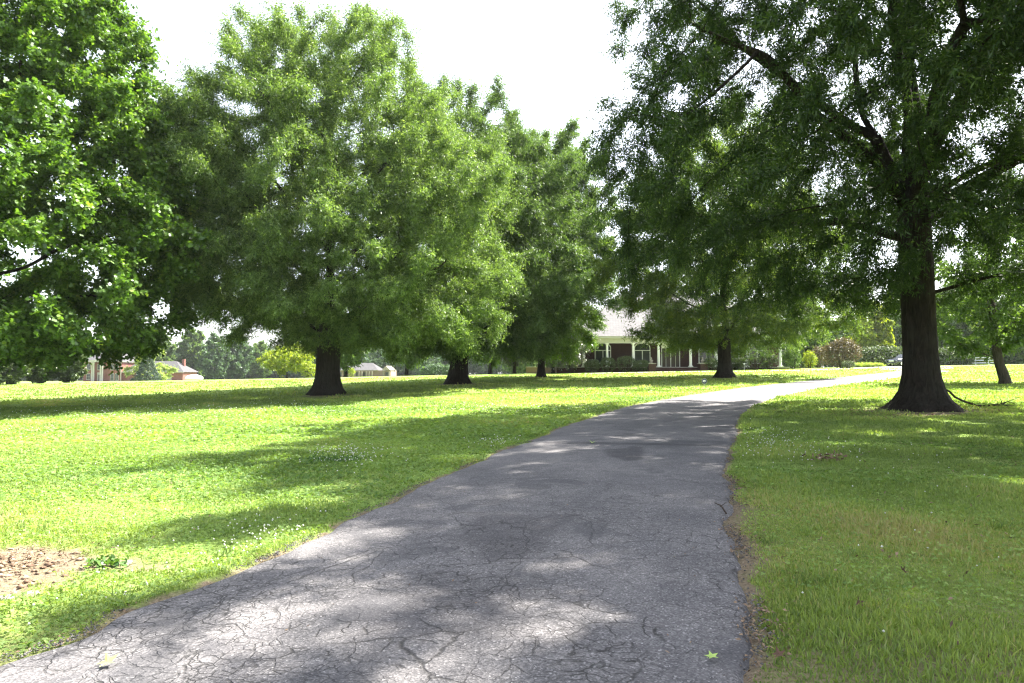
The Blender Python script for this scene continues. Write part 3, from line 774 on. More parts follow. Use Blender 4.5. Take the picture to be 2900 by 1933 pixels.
QP = [(7.2, 3.5, 3.5), (9, 7.0, 7.6), (13, 7.5, 8.2), (17, 6.6, 6.6), (20, 2, 2)]
make_tree('oak_tree', Vector((15.7, 9.4, float(zg(15.7, 9.4)))), 'oak standing just beyond the right frame edge, its shade falling on the near grass', 'tree', GR, 91, QP, [(0, 0, -.1, .9), (0, 0, .6, .55), (0, 0, 3, .45), (0, 0, 7, .4)],
          nlimb=10, lz=(6, 11), natt=1500, step=.55, kill=.9, gap=.95, clump=110, csig=1.2, jit=.2, leaves=450000, per=12, ln=.19, wd=.055, leafm='oak', tsides=30, rcap=.2)

# ------------------------------------------------------------------ shrubs and background trees
def bush_mesh(seed, wx, wy, h, n, ln, wd, shape='oval', z0=.1, power=2.0, rough=.18, fill=.35, spread=1.0):
    """leafy body: leaves through a lumpy rounded volume"""
    r = np.random.default_rng(seed); m = max(8, n // 8)
    u = unit(r.normal(size=(m, 3))); u[:, 2] = np.abs(u[:, 2]) * r.choice([1, 1, 1, -.7], m)
    s = (np.abs(u) ** power).sum(1) ** (-1 / power); u = u * s[:, None]
    ph = r.uniform(0, 6.28, (3, 3)); k = r.normal(size=(3, 3)) * 3.2
    lump = sum(np.sin(u @ k[i] + ph[i, 0]) for i in range(3)) * rough * .6
    f = (1 - fill * r.uniform(0, 1, m) ** 1.5) * (1 + lump)
    c = u * f[:, None] * np.array([wx / 2, wy / 2, h / 2]) + np.array([0, 0, z0 + h / 2])
    c[:, 2] = np.maximum(c[:, 2], .04)
    sd = unit(u + r.normal(size=u.shape) * .5 + np.array([0, 0, .25]))
    return crown_leaves('foliage', c, sd, r.uniform(.5, 1.2, m) * ln * 2.2, 8, ln, wd, shape, .7, .0, seed + 1, spread)

def stems_mesh(seed, wx, h, n=7, r0=.03, base=.12, wy=None):
    r = np.random.default_rng(seed); mb = MB(); wy = wy or wx
    for i in range(n):
        a = 6.283 * i / n + r.uniform(-.3, .3); e = r.uniform(.5, .8)
        p0 = Vector((base * math.cos(a), base * math.sin(a), -.15)); p2 = Vector((math.cos(a) * wx * .3, math.sin(a) * wy * .3, h * e))
        p1 = p0.lerp(p2, .5) + Vector((r.normal() * .05, r.normal() * .05, h * .12))
        mb.tube([p0, p1, p2], [r0, r0 * .7, r0 * .3], 5)
    return mb

def make_bush(name, loc, label, cat, mat, seed, wx, wy, h, n, ln=.12, wd=.06, group=None, shape='oval', stem=True, r0=.03, rz=0., **k):
    o = empty(name, loc, rz, label=label, cat=cat, group=group)
    link('foliage', bush_mesh(seed, wx, wy, h, n, ln, wd, shape, **k), M[mat], o)
    if stem: stems_mesh(seed, wx, h, 7, r0, min(.12, wx * .12), wy).build('stems', M['twig'], o)
    return o

# background tree kinds (each with trunk, branches, crown)
B0 = [(1.6, 2.0, 2.0), (3, 3.6, 3.6), (6, 4.6, 4.6), (9, 4.4, 4.4), (12, 3.4, 3.4), (14.5, 1.2, 1.2)]
kw = dict(nlimb=9, lz=(1.8, 8), natt=420, step=.7, infl=3.5, kill=1.25, shell=.5, lobes=.25, gap=.45, gfreq=.3, per=8, tipr=.02, cmax=4, tsides=12, spread=1.0)
BT0 = [(0, 0, -.4, .5), (0, 0, .3, .3), (0, 0, 1.2, .25), (0, 0, 3, .2)]
GB = 'trees standing farther back on the lawn'
MT = [  # survey x, distance, scale, turn, label
 (979, 96, .95, 0, 'mid', 'slim tree seen just right of the broad oak trunk, in front of the tan house'),
 (1152, 102, 1.0, 1.2, 'mid', 'tree midway between the two big flared oak trunks'),
 (1388, 96, .9, 2.1, 'mid', 'small tree right of the leaning-limb oak, with bright lawn behind its trunk'),
 (1457, 90, .85, 3.3, 'magnolia', 'dusky brownish-green tree left of the slender oak'),
 (1566, 84, .72, 5.2, 'magnolia', 'dusky tree in front of the low brick garden wall')]
proto = None
for i, (px, d, sc, rz, lm, lab) in enumerate(MT):
    if i == 0:
        proto = make_tree('lawn_tree', GD(px, d), lab, 'tree', GB, 101, B0, BT0, leaves=34000, ln=.42, wd=.17, leafm='mid', barkm='bark_oak', sl=(.5, 1.1), **kw)
        proto.scale = (sc,) * 3
    else: dup(proto, GD(px, d), rz, sc, None if lm == 'mid' else lm, lab)
W0 = [(.8, 2.6, 2.6), (2.5, 4.4, 4.4), (6, 5.4, 5.4), (10, 5.4, 5.4), (14, 4.4, 4.4), (17.5, 2.8, 2.8), (20, .8, .8)]
GW = 'hazy trees beyond the far edge of the lawn'
FT = [
 (452, 238, .92, .3, 'wood_leaf', 'leafy green tree rising behind the pale willow-like tree and the red brick house'),
 (545, 246, 1.0, 1.9, 'wood_leaf', 'tall fresh-green tree behind the white dome'),
 (608, 236, .86, 2.7, 'blue', 'bluish-green tree just right of the white dome'),
 (668, 244, .92, 4.4, 'blue', 'bluish-green tree between the white dome and the yellow-green tree'),
 (735, 255, .78, 5.4, 'wood_leaf', 'low rounded green tree directly left of the yellow-green tree'),
 (905, 250, .9, 3.7, 'blue', 'bluish tree seen past the left edge of the broad oak trunk')]
far = None
for i, (px, d, sc, rz, lm, lab) in enumerate(FT):
    if i == 0:
        far = make_tree('woodland_tree', GD(px, d), lab, 'tree', GW, 131, W0, BT0, leaves=30000, ln=.75, wd=.42, shape='oval', leafm='wood_leaf', sl=(.6, 1.3), **dict(kw, natt=560, kill=1.4, lobes=.32))
        far.scale = (sc,) * 3
    else: dup(far, GD(px, d), rz, (sc, sc, sc * random.uniform(.92, 1.06)), None if lm == 'wood_leaf' else lm, lab)
GRW = 'sunlit trees behind the drive on the right'
for i, (px, d, sc, rz, lm, lab) in enumerate([
 (2285, 112, .60, 1.0, 'mid', 'dense green tree rising behind the right end of the brick house'),
 (2470, 122, .62, .4, 'lime', 'bright yellow-green tree above the clump of lilies and left of the parked car'),
 (2560, 132, .85, 2.2, 'wood_leaf', 'sunny green tree directly behind the parked car'),
 (2690, 118, .72, 3.4, 'wood_leaf', 'sunny tree just right of the huge dark trunk, behind the board fence'),
 (2775, 126, .82, 4.6, 'lime', 'yellow-green tree behind the right half of the board fence'),
 (2868, 110, .8, 5.7, 'wood_leaf', 'leafy tree behind the crooked tree at the right edge')]):
    dup(far, GD(px, d), rz, sc, None if lm == 'wood_leaf' else lm, lab, GRW)
GL = 'overgrown trees at the far left'
for i, (px, d, sc, rz, lab) in enumerate([(20, 78, .34, 1.1, 'low olive tree at the left frame edge, under the bright broad-leaved crown'),
                                          (110, 82, .36, 2.6, 'low bushy tree in the middle of the far-left clump, under the bright crown'),
                                          (196, 84, .30, 4.0, 'low bushy tree just left of the red brick house front')]):
    dup(far, GD(px, d), rz, (sc * 1.15, sc * 1.15, sc), 'hedge', lab, GL)

def woods(name, label, seed, spots, ln, mat):
    r = np.random.default_rng(seed); SP = []; SD = []
    for (x, y, h, rad) in spots:
        n = 170; u = unit(r.normal(size=(n, 3))); f = r.uniform(.45, 1, n) ** .6
        taper = np.interp(u[:, 2] * f, [-1, -.2, .4, 1], [.85, 1.1, .95, .35])
        c = np.stack([u[:, 0] * f * rad * taper, u[:, 1] * f * rad * taper, (u[:, 2] * f * .5 + .5) * h], -1)
        c[:, :2] *= 1 + .2 * r.normal(size=(n, 1))
        SP.append(c + np.array([x, y, float(zg(x, y))])); SD.append(unit(u + np.array([0, 0, .3]) + r.normal(size=u.shape) * .5))
    SP = np.repeat(np.vstack(SP), 3, 0); SD = np.repeat(np.vstack(SD), 3, 0)
    SP = SP + r.normal(size=SP.shape) * .7; SD = unit(SD + r.normal(size=SD.shape) * .5)
    me = crown_leaves('woods', SP, SD, r.uniform(.8, 1.8, len(SP)), 7, ln, ln * .6, 'oval', .7, 0, seed + 1, 1.0)
    return tag(link(name, me, M[mat]), label, None, None, 'stuff')
rw = np.random.default_rng(5); sp = []
for px in np.arange(-500, 1700, 38):
    for d, h in ((285, 13), (300, 15)):
        q = GD(px + rw.uniform(-16, 16), d + rw.uniform(-8, 8)); sp.append((q.x, q.y, h * rw.uniform(.8, 1.15), rw.uniform(4.2, 6.2)))
woods('far_woods', 'hazy wood closing off the lawn behind the far houses', 201, sp, .95, 'blue')
sp = []
for px in np.arange(1480, 3700, 62):
    for d, h in ((150, 9), (163, 12.5)):
        q = GD(px + rw.uniform(-25, 25), d + rw.uniform(-5, 5)); sp.append((q.x, q.y, h * rw.uniform(.75, 1.2), rw.uniform(3.4, 5)))
woods('near_woods', 'green wood rising behind the brick house and the parked car', 202, sp, .6, 'wood_leaf')

# particular plants
make_tree('golden_tree', GD(813, 116), 'small yellow-green tree with an open rounded crown, left of the broad oak trunk', 'tree', None, 151, [(1.2, 2.2, 2.2), (2.2, 4.0, 4.0), (3.6, 4.2, 4.4), (5, 2.8, 3), (5.9, .8, .8)],
          [(0, 0, -.3, .16), (0, 0, .8, .11), (.05, 0, 1.4, .1)], nlimb=6, lz=(1.0, 2.4), lel=(30, 60), natt=320, step=.4, infl=2, kill=.7, gap=.45, gfreq=.5, leaves=15000, per=8, ln=.3, wd=.14, shape='oval', leafm='lime', tipr=.015, tsides=10)
make_bush('golden_shrub', GD(872, 113), 'dull yellow shrub beside the small yellow-green tree', 'shrub', 'lime', 152, 2.6, 2.2, 2.4, 3200, .2, .11)
make_tree('willow_tree', GD(424, 152), 'pale lime-green willowy tree in front of the red brick house', 'tree', None, 153, [(.4, 4.0, 4.2), (2, 4.4, 4.6), (4.5, 3.8, 4.2), (6.6, 2.6, 2.2), (8.2, 1.6, .6)],
          [(0, 0, -.3, .2), (0, 0, 1.2, .16), (0, 0, 2, .13)], nlimb=8, lz=(.8, 3), natt=380, step=.5, infl=2.5, kill=.9, gap=.9, leaves=26000, per=10, ln=.34, wd=.11, leafm='pale', tipr=.015, hang=.5, droop=.4, tsides=10)
o = empty('fir_tree', GD(417, 144), 0, label='dark grey-green conifer standing in front of the pale willowy tree', cat='tree')
r = np.random.default_rng(3); n = 900; hh = r.uniform(.02, 1, n) ** 1.25; a = r.uniform(0, 6.28, n); rad = (1 - hh) * 2.5 * (.55 + .45 * r.uniform(0, 1, n)) * (1 + .18 * np.sin(a * 5 + hh * 20)) + .08
c = np.stack([rad * np.cos(a), rad * np.sin(a), .2 + hh * 5.3], -1); sd = unit(np.stack([np.cos(a), np.sin(a), .1 - .5 * (1 - hh)], -1))
link('crown', crown_leaves('crown', c, sd, np.full(n, .5), 10, .28, .10, 'narrow', .5, .1, 4, .7), M['fir'], o)
mb = MB(); mb.tube([(0, 0, -.3), (0, 0, 2.5), (0, 0, 5.3)], [.16, .1, .02], 8); mb.build('trunk', M['bark_oak'], o)

# ------------------------------------------------------------------ brick house with the white-columned porch
HX, HY = 19.0, 82.0
HZ = float(zg(HX, HY))
H = empty('brick_house', (HX, HY, HZ), 0, label='single-storey dark brick house with a white-columned porch and a pale hipped roof', cat='house')
mb = MB(); mb.box(-11.0, 13.9, 2.2, 14, -.6, 3.45); mb.build('wall', M['brick_dark'], H)
mb = MB(); mb.box(-11.3, 14.2, 0, 2.198, -.6, .42); mb.build('porch_base', M['brick_dark'], H)
mb = MB(); mb.box(-11.4, 14.3, -.08, 2.196, .424, .5); mb.build('porch_floor', M['concrete'], H, .01)
mb = MB(); mb.box(-11.2, 14.1, 0.02, .36, 3.35, 3.95); mb.build('porch_beam', M['cream'], H, .02)
mb = MB(); mb.box(-11.2, 14.1, .362, 2.19, 3.75, 3.85); mb.build('porch_ceiling', M['cream'], H)
cx = [-10.4, -7.55, -4.4, -1.35, 2.5, 5.6, 9.3, 13.3]
col = MB(); col.box(-.25, .25, -.25, .25, 0, .1); col.lathe([(.21, .1), (.21, .18), (.165, .24), (.165, 1.0), (.14, 2.66), (.17, 2.7), (.17, 2.74)], n=20); col.box(-.22, .22, -.22, .22, 2.74, 2.848)
c0 = None
for x in cx:
    if c0 is None: c0 = col.build('column', M['white'], H, 0, False); c = c0
    else:
        c = c0.copy(); COL.objects.link(c); c.parent = H
    c.location = (x, .19, .501)
# roof: hipped, with a soffit and fascia
mb = MB(); xa, xb, ya, yb, ez = -11.85, 14.75, -.55, 14.6, 3.95
mb.add([(xa, ya, ez), (xb, ya, ez), (xb, yb, ez), (xa, yb, ez), (xa, ya, ez + .22), (xb, ya, ez + .22), (xb, yb, ez + .22), (xa, yb, ez + .22)],
       [(0, 1, 2, 3), (0, 4, 5, 1), (1, 5, 6, 2), (2, 6, 7, 3), (3, 7, 4, 0)])
mb.build('fascia', M['cream'], H)
roof = MB(); q0, q1, rz_ = -5.0, 8.0, 10.0
roof.add([(xa - .06, ya - .06, ez + .225), (xb + .06, ya - .06, ez + .225), (xb + .06, yb + .06, ez + .225), (xa - .06, yb + .06, ez + .225), (q0, 7, rz_), (q1, 7, rz_)],
         [(0, 1, 5, 4), (1, 2, 5), (2, 3, 4, 5), (3, 0, 4), (3, 2, 1, 0)])
R_ = roof.build('roof', M['shingle_pale'], H)
mb = MB(); mb.box(9.2, 10.2, 9.0, 9.9, 5.5, 10.6); mb.box(9.1, 10.3, 8.9, 10.0, 10.6, 10.8); mb.build('chimney', M['brick_dark'], R_)
def arch(w, h0, h1, n=14):
    p = [(-w, h0), (w, h0), (w, h1)]
    return p + [(w * math.cos(math.pi * i / n), h1 + w * .62 * math.sin(math.pi * i / n)) for i in range(1, n)] + [(-w, h1)]
def porch_window(x, w=1.0):
    mb = MB(); mb.prism_y(arch(w, .62, 2.6), 2.06, 2.198); fr = mb.build('window', M['white'], H); fr.location = (x, 0, .3)
    mb = MB(); g = arch(w - .1, .74, 2.58)
    for s in (-1, 1): mb.prism_y([(a, b) for a, b in [(s * .05 if s > 0 else -w + .1, .74), (w - .1 if s > 0 else -.05, .74), (w - .1 if s > 0 else -.05, 2.2), (s * .05 if s > 0 else -w + .1, 2.2)]], 2.035, 2.058)
    mb.prism_y(arch(w - .1, 2.3, 2.52), 2.035, 2.058); mb.build('pane', M['glass'], fr)
for x in (-7.8, -2.95, 5.0, 8.0, 11.2): porch_window(x)
mb = MB(); mb.prism_y(arch(1.15, .2, 2.75), 2.08, 2.198); df = mb.build('door', M['white'], H); df.location = (.55, 0, .305)
mb = MB()
for a, b in ((-1.05, -.62), (-.56, -.05), (.05, .56), (.62, 1.05)): mb.prism_y([(a, .22), (b, .22), (b, 2.5), (a, 2.5)], 2.04, 2.078)
mb.build('door_leaf', M['door'], df)
mb = MB(); mb.box(-.09, -.065, 1.99, 2.038, 1.1, 1.35); mb.box(.065, .09, 1.99, 2.038, 1.1, 1.35); mb.build('handle', M['chrome'], df)
st = MB()
for i in range(4): st.box(-1.9, 3.1, -.09 - .36 * (i + 1), -.085 - .36 * i, -.5, .40 - .12 * i)
st.build('steps', M['brick_dark'], H)
for x in (-2.45, 3.65):
    mb = MB(); mb.box(-.42, .42, -1.5, -.1, -.6, .85); p_ = mb.build('pedestal', M['brick_dark'], H); p_.location = (x, 0, 0)
    mb = MB(); mb.box(-.47, .47, -1.55, -.095, .852, .93); mb.build('cap', M['concrete'], p_, .012)
mb = MB(); mb.box(-13.6, -11.34, .3, .7, -.6, .38); mb.box(14.24, 15.3, .3, .7, -.6, .38); mb.box(15.3, 15.75, .2, .8, -.6, .62); mb.build('low_wall', M['brick_dark'], H)

def statue(x, lab):
    o = empty('garden_statue', (HX + x, HY - .8, HZ + .932), 0, label=lab, cat='statue', group='statues flanking the front steps')
    mb = MB(); mb.lathe([(.2, 0), (.2, .06), (.15, .08), (.13, .14)], n=14); mb.build('base', M['stone'], o, 0, True)
    mb = MB(); mb.lathe([(.14, .14), (.19, .22), (.17, .32), (.13, .42), (.06, .47), (.05, .5)], n=14)
    mb.tube([(-.13, -.02, .4), (-.21, -.1, .3), (-.1, -.17, .25)], [.045, .04, .035], 7); mb.tube([(.13, -.02, .4), (.21, -.1, .3), (.1, -.17, .25)], [.045, .04, .035], 7); mb.build('body', M['stone'], o, 0, True)
    mb = MB(); mb.lathe([(.04, .48), (.095, .53), (.115, .6), (.095, .67), (.03, .71)], n=14); mb.build('head', M['stone'], o, 0, True)
statue(-2.45, 'small white statue on the left brick pedestal of the porch steps')
statue(3.65, 'small white statue on the right brick pedestal of the porch steps')

GS = 'clipped shrubs in front of the porch'
for i, (px, wdt, h, hgt, lab) in enumerate([
 (1677, 1.45, 1.15, .2, 'leftmost clipped round shrub before the porch, under the arched window'),
 (1722, 1.5, 1.35, .2, 'clipped shrub in front of the second white column from the left'),
 (1773, 1.95, 1.45, .15, 'widest clipped shrub, between the arched window and the third column'),
 (1818, 1.5, .95, .1, 'low dark shrub just left of the statue on its pedestal')]):
    make_bush('clipped_shrub', GD(px, 81.2), lab, 'shrub', 'hedge', 300 + i, wdt, 1.2, h, 3600, .11, .06, GS, z0=.25, power=3.2, rough=.08, fill=.25)
make_bush('box_hedge', GD(2128, 80.6), 'long low dark hedge right of the oak trunk before the porch', 'hedge', 'hedge', 311, 3.4, 1.0, 1.25, 5200, .11, .06, power=5, rough=.05, fill=.2, z0=.02)
make_bush('box_shrub', GD(2180, 80.3), 'square-clipped green shrub at the right end of the low hedge', 'shrub', 'hedge', 312, 1.45, 1.2, 1.6, 3600, .11, .06, power=5, rough=.05, fill=.2, z0=.02)
make_bush('flowering_bush', GD(2140, 79), 'tall feathery light-green bush right of the oak trunk, before the dark hedge', 'shrub', 'mid', 330, 5.6, 2.2, 3.3, 9000, .15, .06, z0=.9, rough=.3, r0=.05)
make_bush('dark_shrub', GD(2015, 80.8), 'low dark shrub left of the oak trunk, right of the porch steps', 'shrub', 'hedge', 313, 1.6, 1.1, 1.2, 3200, .11, .06)
make_bush('dark_shrub', GD(2085, 80.8), 'low dark shrub just right of the oak trunk by the path light', 'shrub', 'hedge', 314, 1.3, 1.1, 1.3, 3000, .11, .06)
make_bush('corner_bush', GD(2246, 79.8), 'tall loose green bush at the right corner of the brick house', 'shrub', 'mid', 315, 1.9, 1.6, 2.3, 4200, .14, .07)
make_bush('yellow_bush', GD(2293, 84), 'golden yellow bush to the right of the brick house', 'shrub', 'lime', 316, 1.3, 1.2, 1.75, 2600, .13, .07)
make_bush('russet_bush', GD(2318, 87), 'reddish-brown shrub right of the golden bush', 'shrub', 'russet', 317, 1.8, 1.6, 2.4, 3400, .15, .07)
make_bush('tall_bush', GD(2385, 80), 'tall green bush with brown-red tips standing alone left of the lilies', 'shrub', 'russet', 318, 3.6, 2.6, 3.2, 9000, .16, .08, r0=.05)
make_bush('round_shrub', GD(2403, 77), 'small round shrub at the foot of the tall reddish bush', 'shrub', 'hedge', 319, 1.25, 1.1, .75, 2200, .1, .055, z0=.0)
mag = make_tree('magnolia_tree', GD(1612, 80.5), 'glossy yellow-tinged magnolia touching the left corner of the brick house', 'tree', None, 161, [(.9, 1.6, 1.6), (2, 2.2, 2.4), (3.5, 2.2, 2.3), (5, 1.5, 1.5), (6.3, .4, .4)],
          [(0, 0, -.3, .14), (0, 0, .5, .1), (0, 0, 1.1, .09)], nlimb=6, lz=(.6, 2), natt=260, step=.35, infl=2, kill=.6, leaves=13000, per=8, ln=.2, wd=.085, shape='oval', leafm='magnolia', tipr=.012, tsides=10)
# lilies: a clump of arching strap leaves
r = np.random.default_rng(8); n = 1500; p = np.stack([r.uniform(-1.7, 1.7, n), r.uniform(-.6, .6, n), np.zeros(n)], -1); a = r.uniform(0, 6.28, n)
me = crown_leaves('lily_leaves', p, unit(np.stack([np.cos(a) * .5, np.sin(a) * .5, np.ones(n)], -1)), np.full(n, .25), 3, .55, .05, 'narrow', .4, 0, 9, .55, .35)
o = empty('lily_clump', GD(2457, 84), 0, label='low bright clump of strap-leaved lilies beside the drive', cat='plants'); link('foliage', me, M['pale'], o)
o = make_bush('tree_shade_mass', GD(2480, 106), 'long dark leafy mass standing in for the shade under the trees behind the lilies and the parked car', 'hedge', 'hedge', 320, 12, 3, 2.6, 12000, .3, .16, rough=.12, power=3, z0=0, r0=.08)  # foliage added in place of the dark shade under the trees
make_bush('tree_shade_mass', GD(2690, 106), 'dark leafy mass standing in for tree shade just right of the huge trunk, beside the board fence', 'hedge', 'hedge', 321, 6, 3, 2.3, 8000, .3, .16, rough=.12, power=3, z0=0, r0=.08)  # second added mass, for the shaded ground beneath the wood

# path light
o = empty('path_light', GD(2108, 79), 0, label='slim white path light among the shrubs before the porch', cat='lamp')
mb = MB(); mb.lathe([(.025, -.2), (.025, .62)], n=10); mb.build('post', M['white'], o)
mb = MB(); mb.lathe([(.03, .6), (.1, .62), (.1, .72)], n=14); mb.build('lantern', M['lamp_glass'], o, 0, True)
mb = MB(); mb.lathe([(.02, .80), (.19, .722), (.19, .715)], n=14); mb.build('cap', M['white'], o, 0, True)

# ------------------------------------------------------------------ brick garden wall left of the porch
a, b = GD(1490, 92), GD(1592, 92)
o = empty('garden_wall', a.lerp(b, .5), 0, label='low sunlit brick wall seen under the trees left of the porch', cat='wall')
L_ = (b - a).length; mb = MB(); mb.box(-L_ / 2, L_ / 2, -.15, .15, -.6, .78); mb.build('wall_body', M['brick_tan'], o)
mb = MB(); mb.box(-L_ / 2 - .05, L_ / 2 + .05, -.2, .2, .782, .86); mb.build('coping', M['concrete'], o, .01)

# ------------------------------------------------------------------ far red brick house
p = GD(345, 205); sc_ = 205 / 1933.0
o = empty('red_brick_house', (p.x, p.y, p.z - .3), 0, label='two-storey red brick house with white columns and a hipped grey roof, far left', cat='house')
def X_(px): return (px - 345) * sc_
gz = 6.0
mb = MB(); mb.box(X_(236), X_(344), 0, 11, -1, gz); mb.build('wall', M['brick_red'], o)
mb = MB(); a0, a1 = X_(236) - .5, X_(344) + .5
mb.add([(a0, -.5, gz), (a1, -.5, gz), (a1, 11.5, gz), (a0, 11.5, gz), (a0, -.5, gz + .3), (a1, -.5, gz + .3), (a1, 11.5, gz + .3), (a0, 11.5, gz + .3)], [(0, 1, 2, 3), (0, 4, 5, 1), (1, 5, 6, 2), (2, 6, 7, 3), (3, 7, 4, 0)]); mb.build('cornice', M['aged_white'], o)
mb = MB(); mb.add([(a0 - .1, -.6, gz + .305), (a1 + .1, -.6, gz + .305), (a1 + .1, 11.6, gz + .305), (a0 - .1, 11.6, gz + .305), (a0 + 4, 5.5, gz + 3.4), (a1 - 4, 5.5, gz + 3.4)], [(0, 1, 5, 4), (1, 2, 5), (2, 3, 4, 5), (3, 0, 4), (3, 2, 1, 0)]); mb.build('roof', M['shingle_far'], o)
for px, z0, w_, h_ in ((251, 3.7, .95, 1.7), (251, .75, .95, 1.7), (280, 3.7, .7, 1.6), (318, 3.7, .85, 1.7), (331, 3.7, .85, 1.7), (318, .5, .85, 2.0), (331, .5, .85, 2.0)):
    mb = MB(); mb.box(-w_ / 2 - .12, w_ / 2 + .12, -.09, -.003, z0 - .12, z0 + h_ + .12); f = mb.build('window', M['aged_white'], o); f.location = (X_(px), 0, 0)
    mb = MB()
    for s in (-1, 1):
        for q in (0, 1): mb.box(min(s * .03, s * w_ / 2), max(s * .03, s * w_ / 2), -.12, -.092, z0 + q * h_ / 2 + .03, z0 + (q + 1) * h_ / 2 - .03)
    mb.build('pane', M['glass'], f)
mb = MB(); mb.box(-.85, .85, -.1, -.003, -.1, 2.9); f = mb.build('door', M['aged_white'], o); f.location = (X_(284), 0, 0)
mb = MB(); mb.box(-.45, .45, -.13, -.103, .0, 2.2); mb.build('door_leaf', M['door'], f)
for px in (268, 272.5, 292, 297):
    mb = MB(); mb.lathe([(.32, -.3), (.32, 0), (.24, .1), (.2, gz - .5), (.3, gz - .3), (.3, gz - .01)], n=14); q = mb.build('column', M['aged_white'], o, 0, True); q.location = (X_(px), -1.3, 0)
mb = MB(); mb.box(X_(262), X_(303), -1.7, -.51, gz - .0, gz + .6); mb.build('portico_roof', M['aged_white'], o)
mb = MB(); mb.box(-.09, .09, -.14, -.004, -.5, gz - .02); q = mb.build('downpipe', M['aged_white'], o); q.location = (X_(342.5), 0, 0)
wg = MB(); b0, b1, wz = X_(344) + .004, X_(514), 3.0
wg.box(b0, b1, .8, 10, -1, wz); wg.build('garage_wing', M['brick_red'], o)
mb = MB(); mb.add([(b0 + .01, .2, wz + .003), (b1 + .5, .2, wz + .003), (b1 + .5, 10.5, wz + .003), (b0 + .01, 10.5, wz + .003), (b0 + 2.5, 5.2, wz + 3.4), (b1 - 4.2, 5.2, wz + 3.4)], [(0, 1, 5, 4), (1, 2, 5), (2, 3, 4, 5), (3, 0, 4), (3, 2, 1, 0)]); rf = mb.build('garage_roof', M['shingle_far'], o)
mb = MB(); mb.box(X_(489), X_(496), 5.6, 6.4, wz + 1.5, wz + 4.0); mb.build('chimney', M['brick_red'], rf)
mb = MB(); mb.box(b0 + .02, b1 + .48, .1, .19, wz - .12, wz + .1); mb.build('eave_board', M['aged_white'], o)
mb = MB(); mb.box(-1.3, 1.3, .7, .797, 0, 2.3); q = mb.build('garage_door', M['aged_white'], o); q.location = (X_(470), 0, 0)
# white dome
p = GD(550, 185); n = 40
mb = MB(); Rd = 2.25
mb.lathe([(Rd * math.cos(a), .35 + 1.0 * math.sin(a)) for a in np.linspace(-.35, 1.5, 12)], n=32)
tag(mb.build('white_dome', M['fabric_white'], None, 0, True), 'low white dome showing over the lawn crest, right of the red brick house', 'dome').location = (p.x, p.y, p.z + .15)

# ------------------------------------------------------------------ tan house seen between the oak trunks
p = GD(1020, 178); sc_ = 178 / 1933.0
o = empty('tan_house', (p.x, p.y, p.z - .1), 0, label='low tan house with grey roof and white posts, between two flared oak trunks', cat='house')
def X_(px): return (px - 1020) * sc_
mb = MB(); mb.box(X_(956), X_(1106), 0, 9, -1, 1.9); mb.build('wall', M['brick_tan'], o)
mb = MB(); mb.add([(X_(952), -.6, 1.905), (X_(1072), -.6, 1.905), (X_(1072), 9.6, 1.905), (X_(952), 9.6, 1.905), (X_(972), 4.5, 3.9), (X_(1046), 4.5, 3.9)], [(0, 1, 5, 4), (1, 2, 5), (2, 3, 4, 5), (3, 0, 4), (3, 2, 1, 0)]); mb.build('roof', M['shingle_far'], o)
mb = MB(); mb.box(X_(952), X_(1072), -.7, -.605, 1.75, 2.0); mb.build('fascia', M['tan_trim'], o)
mb = MB(); mb.prism_y([(X_(1084), 1.95), (X_(1108), 1.95), (X_(1096), 3.1)], -1.6, 7); mb.build('gable_roof', M['tan_trim'], o)
for px in (1019, 1027, 1040, 1048, 1056, 1088, 1104):
    mb = MB(); mb.box(-.15, .15, -1.2, -.9, -.8, 1.74); q = mb.build('porch_post', M['tan_trim'], o); q.location = (X_(px), 0, 0)
for px, w_ in ((962, 1.0), (1012, .9), (1034, 1.0), (1096, .8)):
    mb = MB(); mb.box(-w_ / 2 - .1, w_ / 2 + .1, -.07, -.003, .3, 1.5); f = mb.build('window', M['tan_trim'], o); f.location = (X_(px), 0, 0)
    mb = MB(); mb.box(-w_ / 2, -.03, -.1, -.072, .38, 1.42); mb.box(.03, w_ / 2, -.1, -.072, .38, 1.42); mb.build('pane', M['glass'], f)
make_bush('cone_shrub', GD(995, 170), 'small yellow-green clipped shrub before the tan house', 'shrub', 'lime', 331, 1.2, 1.1, 2.0, 1200, .22, .12)
make_bush('far_hedge', GD(1235, 150), 'grey-green hedge left of the leaning-limb oak trunk', 'hedge', 'blue', 332, 6.0, 2, 1.9, 5000, .3, .16, power=4, z0=0, rough=.08)

# ------------------------------------------------------------------ parked car (dark sport utility, nose to the left)
p = GD(2563, 100)
car = empty('parked_car', (p.x, p.y, p.z + .03), RAD(198), label='dark car parked at the far end of the drive, half behind the huge trunk', cat='car')
# local: +X forward, wheels on z=0
def loft(sections):
    vs = []; n = len(sections[0][1])
    for x, sec in sections:
        for (y, z) in sec: vs.append((x, y, z))
    fs = []
    for i in range(len(sections) - 1):
        for j in range(n):
            k = (j + 1) % n; fs.append((i*n+j, i*n+k, (i+1)*n+k, (i+1)*n+j))
    fs.append(tuple(range(n))[::-1]); fs.append(tuple((len(sections)-1)*n + j for j in range(n)))
    return vs, fs
def sec(w, z0, z1, r=.12):
    return [(-w + r, z0), (w - r, z0), (w, z0 + r), (w, (z0 + z1) / 2), (w - .04, z1 - r), (w - r - .03, z1), (-w + r + .03, z1), (-w + .04, z1 - r), (-w, (z0 + z1) / 2), (-w, z0 + r)]
mb = MB(); mb.add(*loft([(-2.45, sec(.84, .5, 1.0)), (-2.35, sec(.93, .36, 1.12)), (-1.2, sec(.96, .3, 1.14)), (.9, sec(.96, .3, 1.12)), (1.9, sec(.95, .32, 1.06)), (2.38, sec(.9, .38, .98)), (2.5, sec(.8, .48, .86))]))
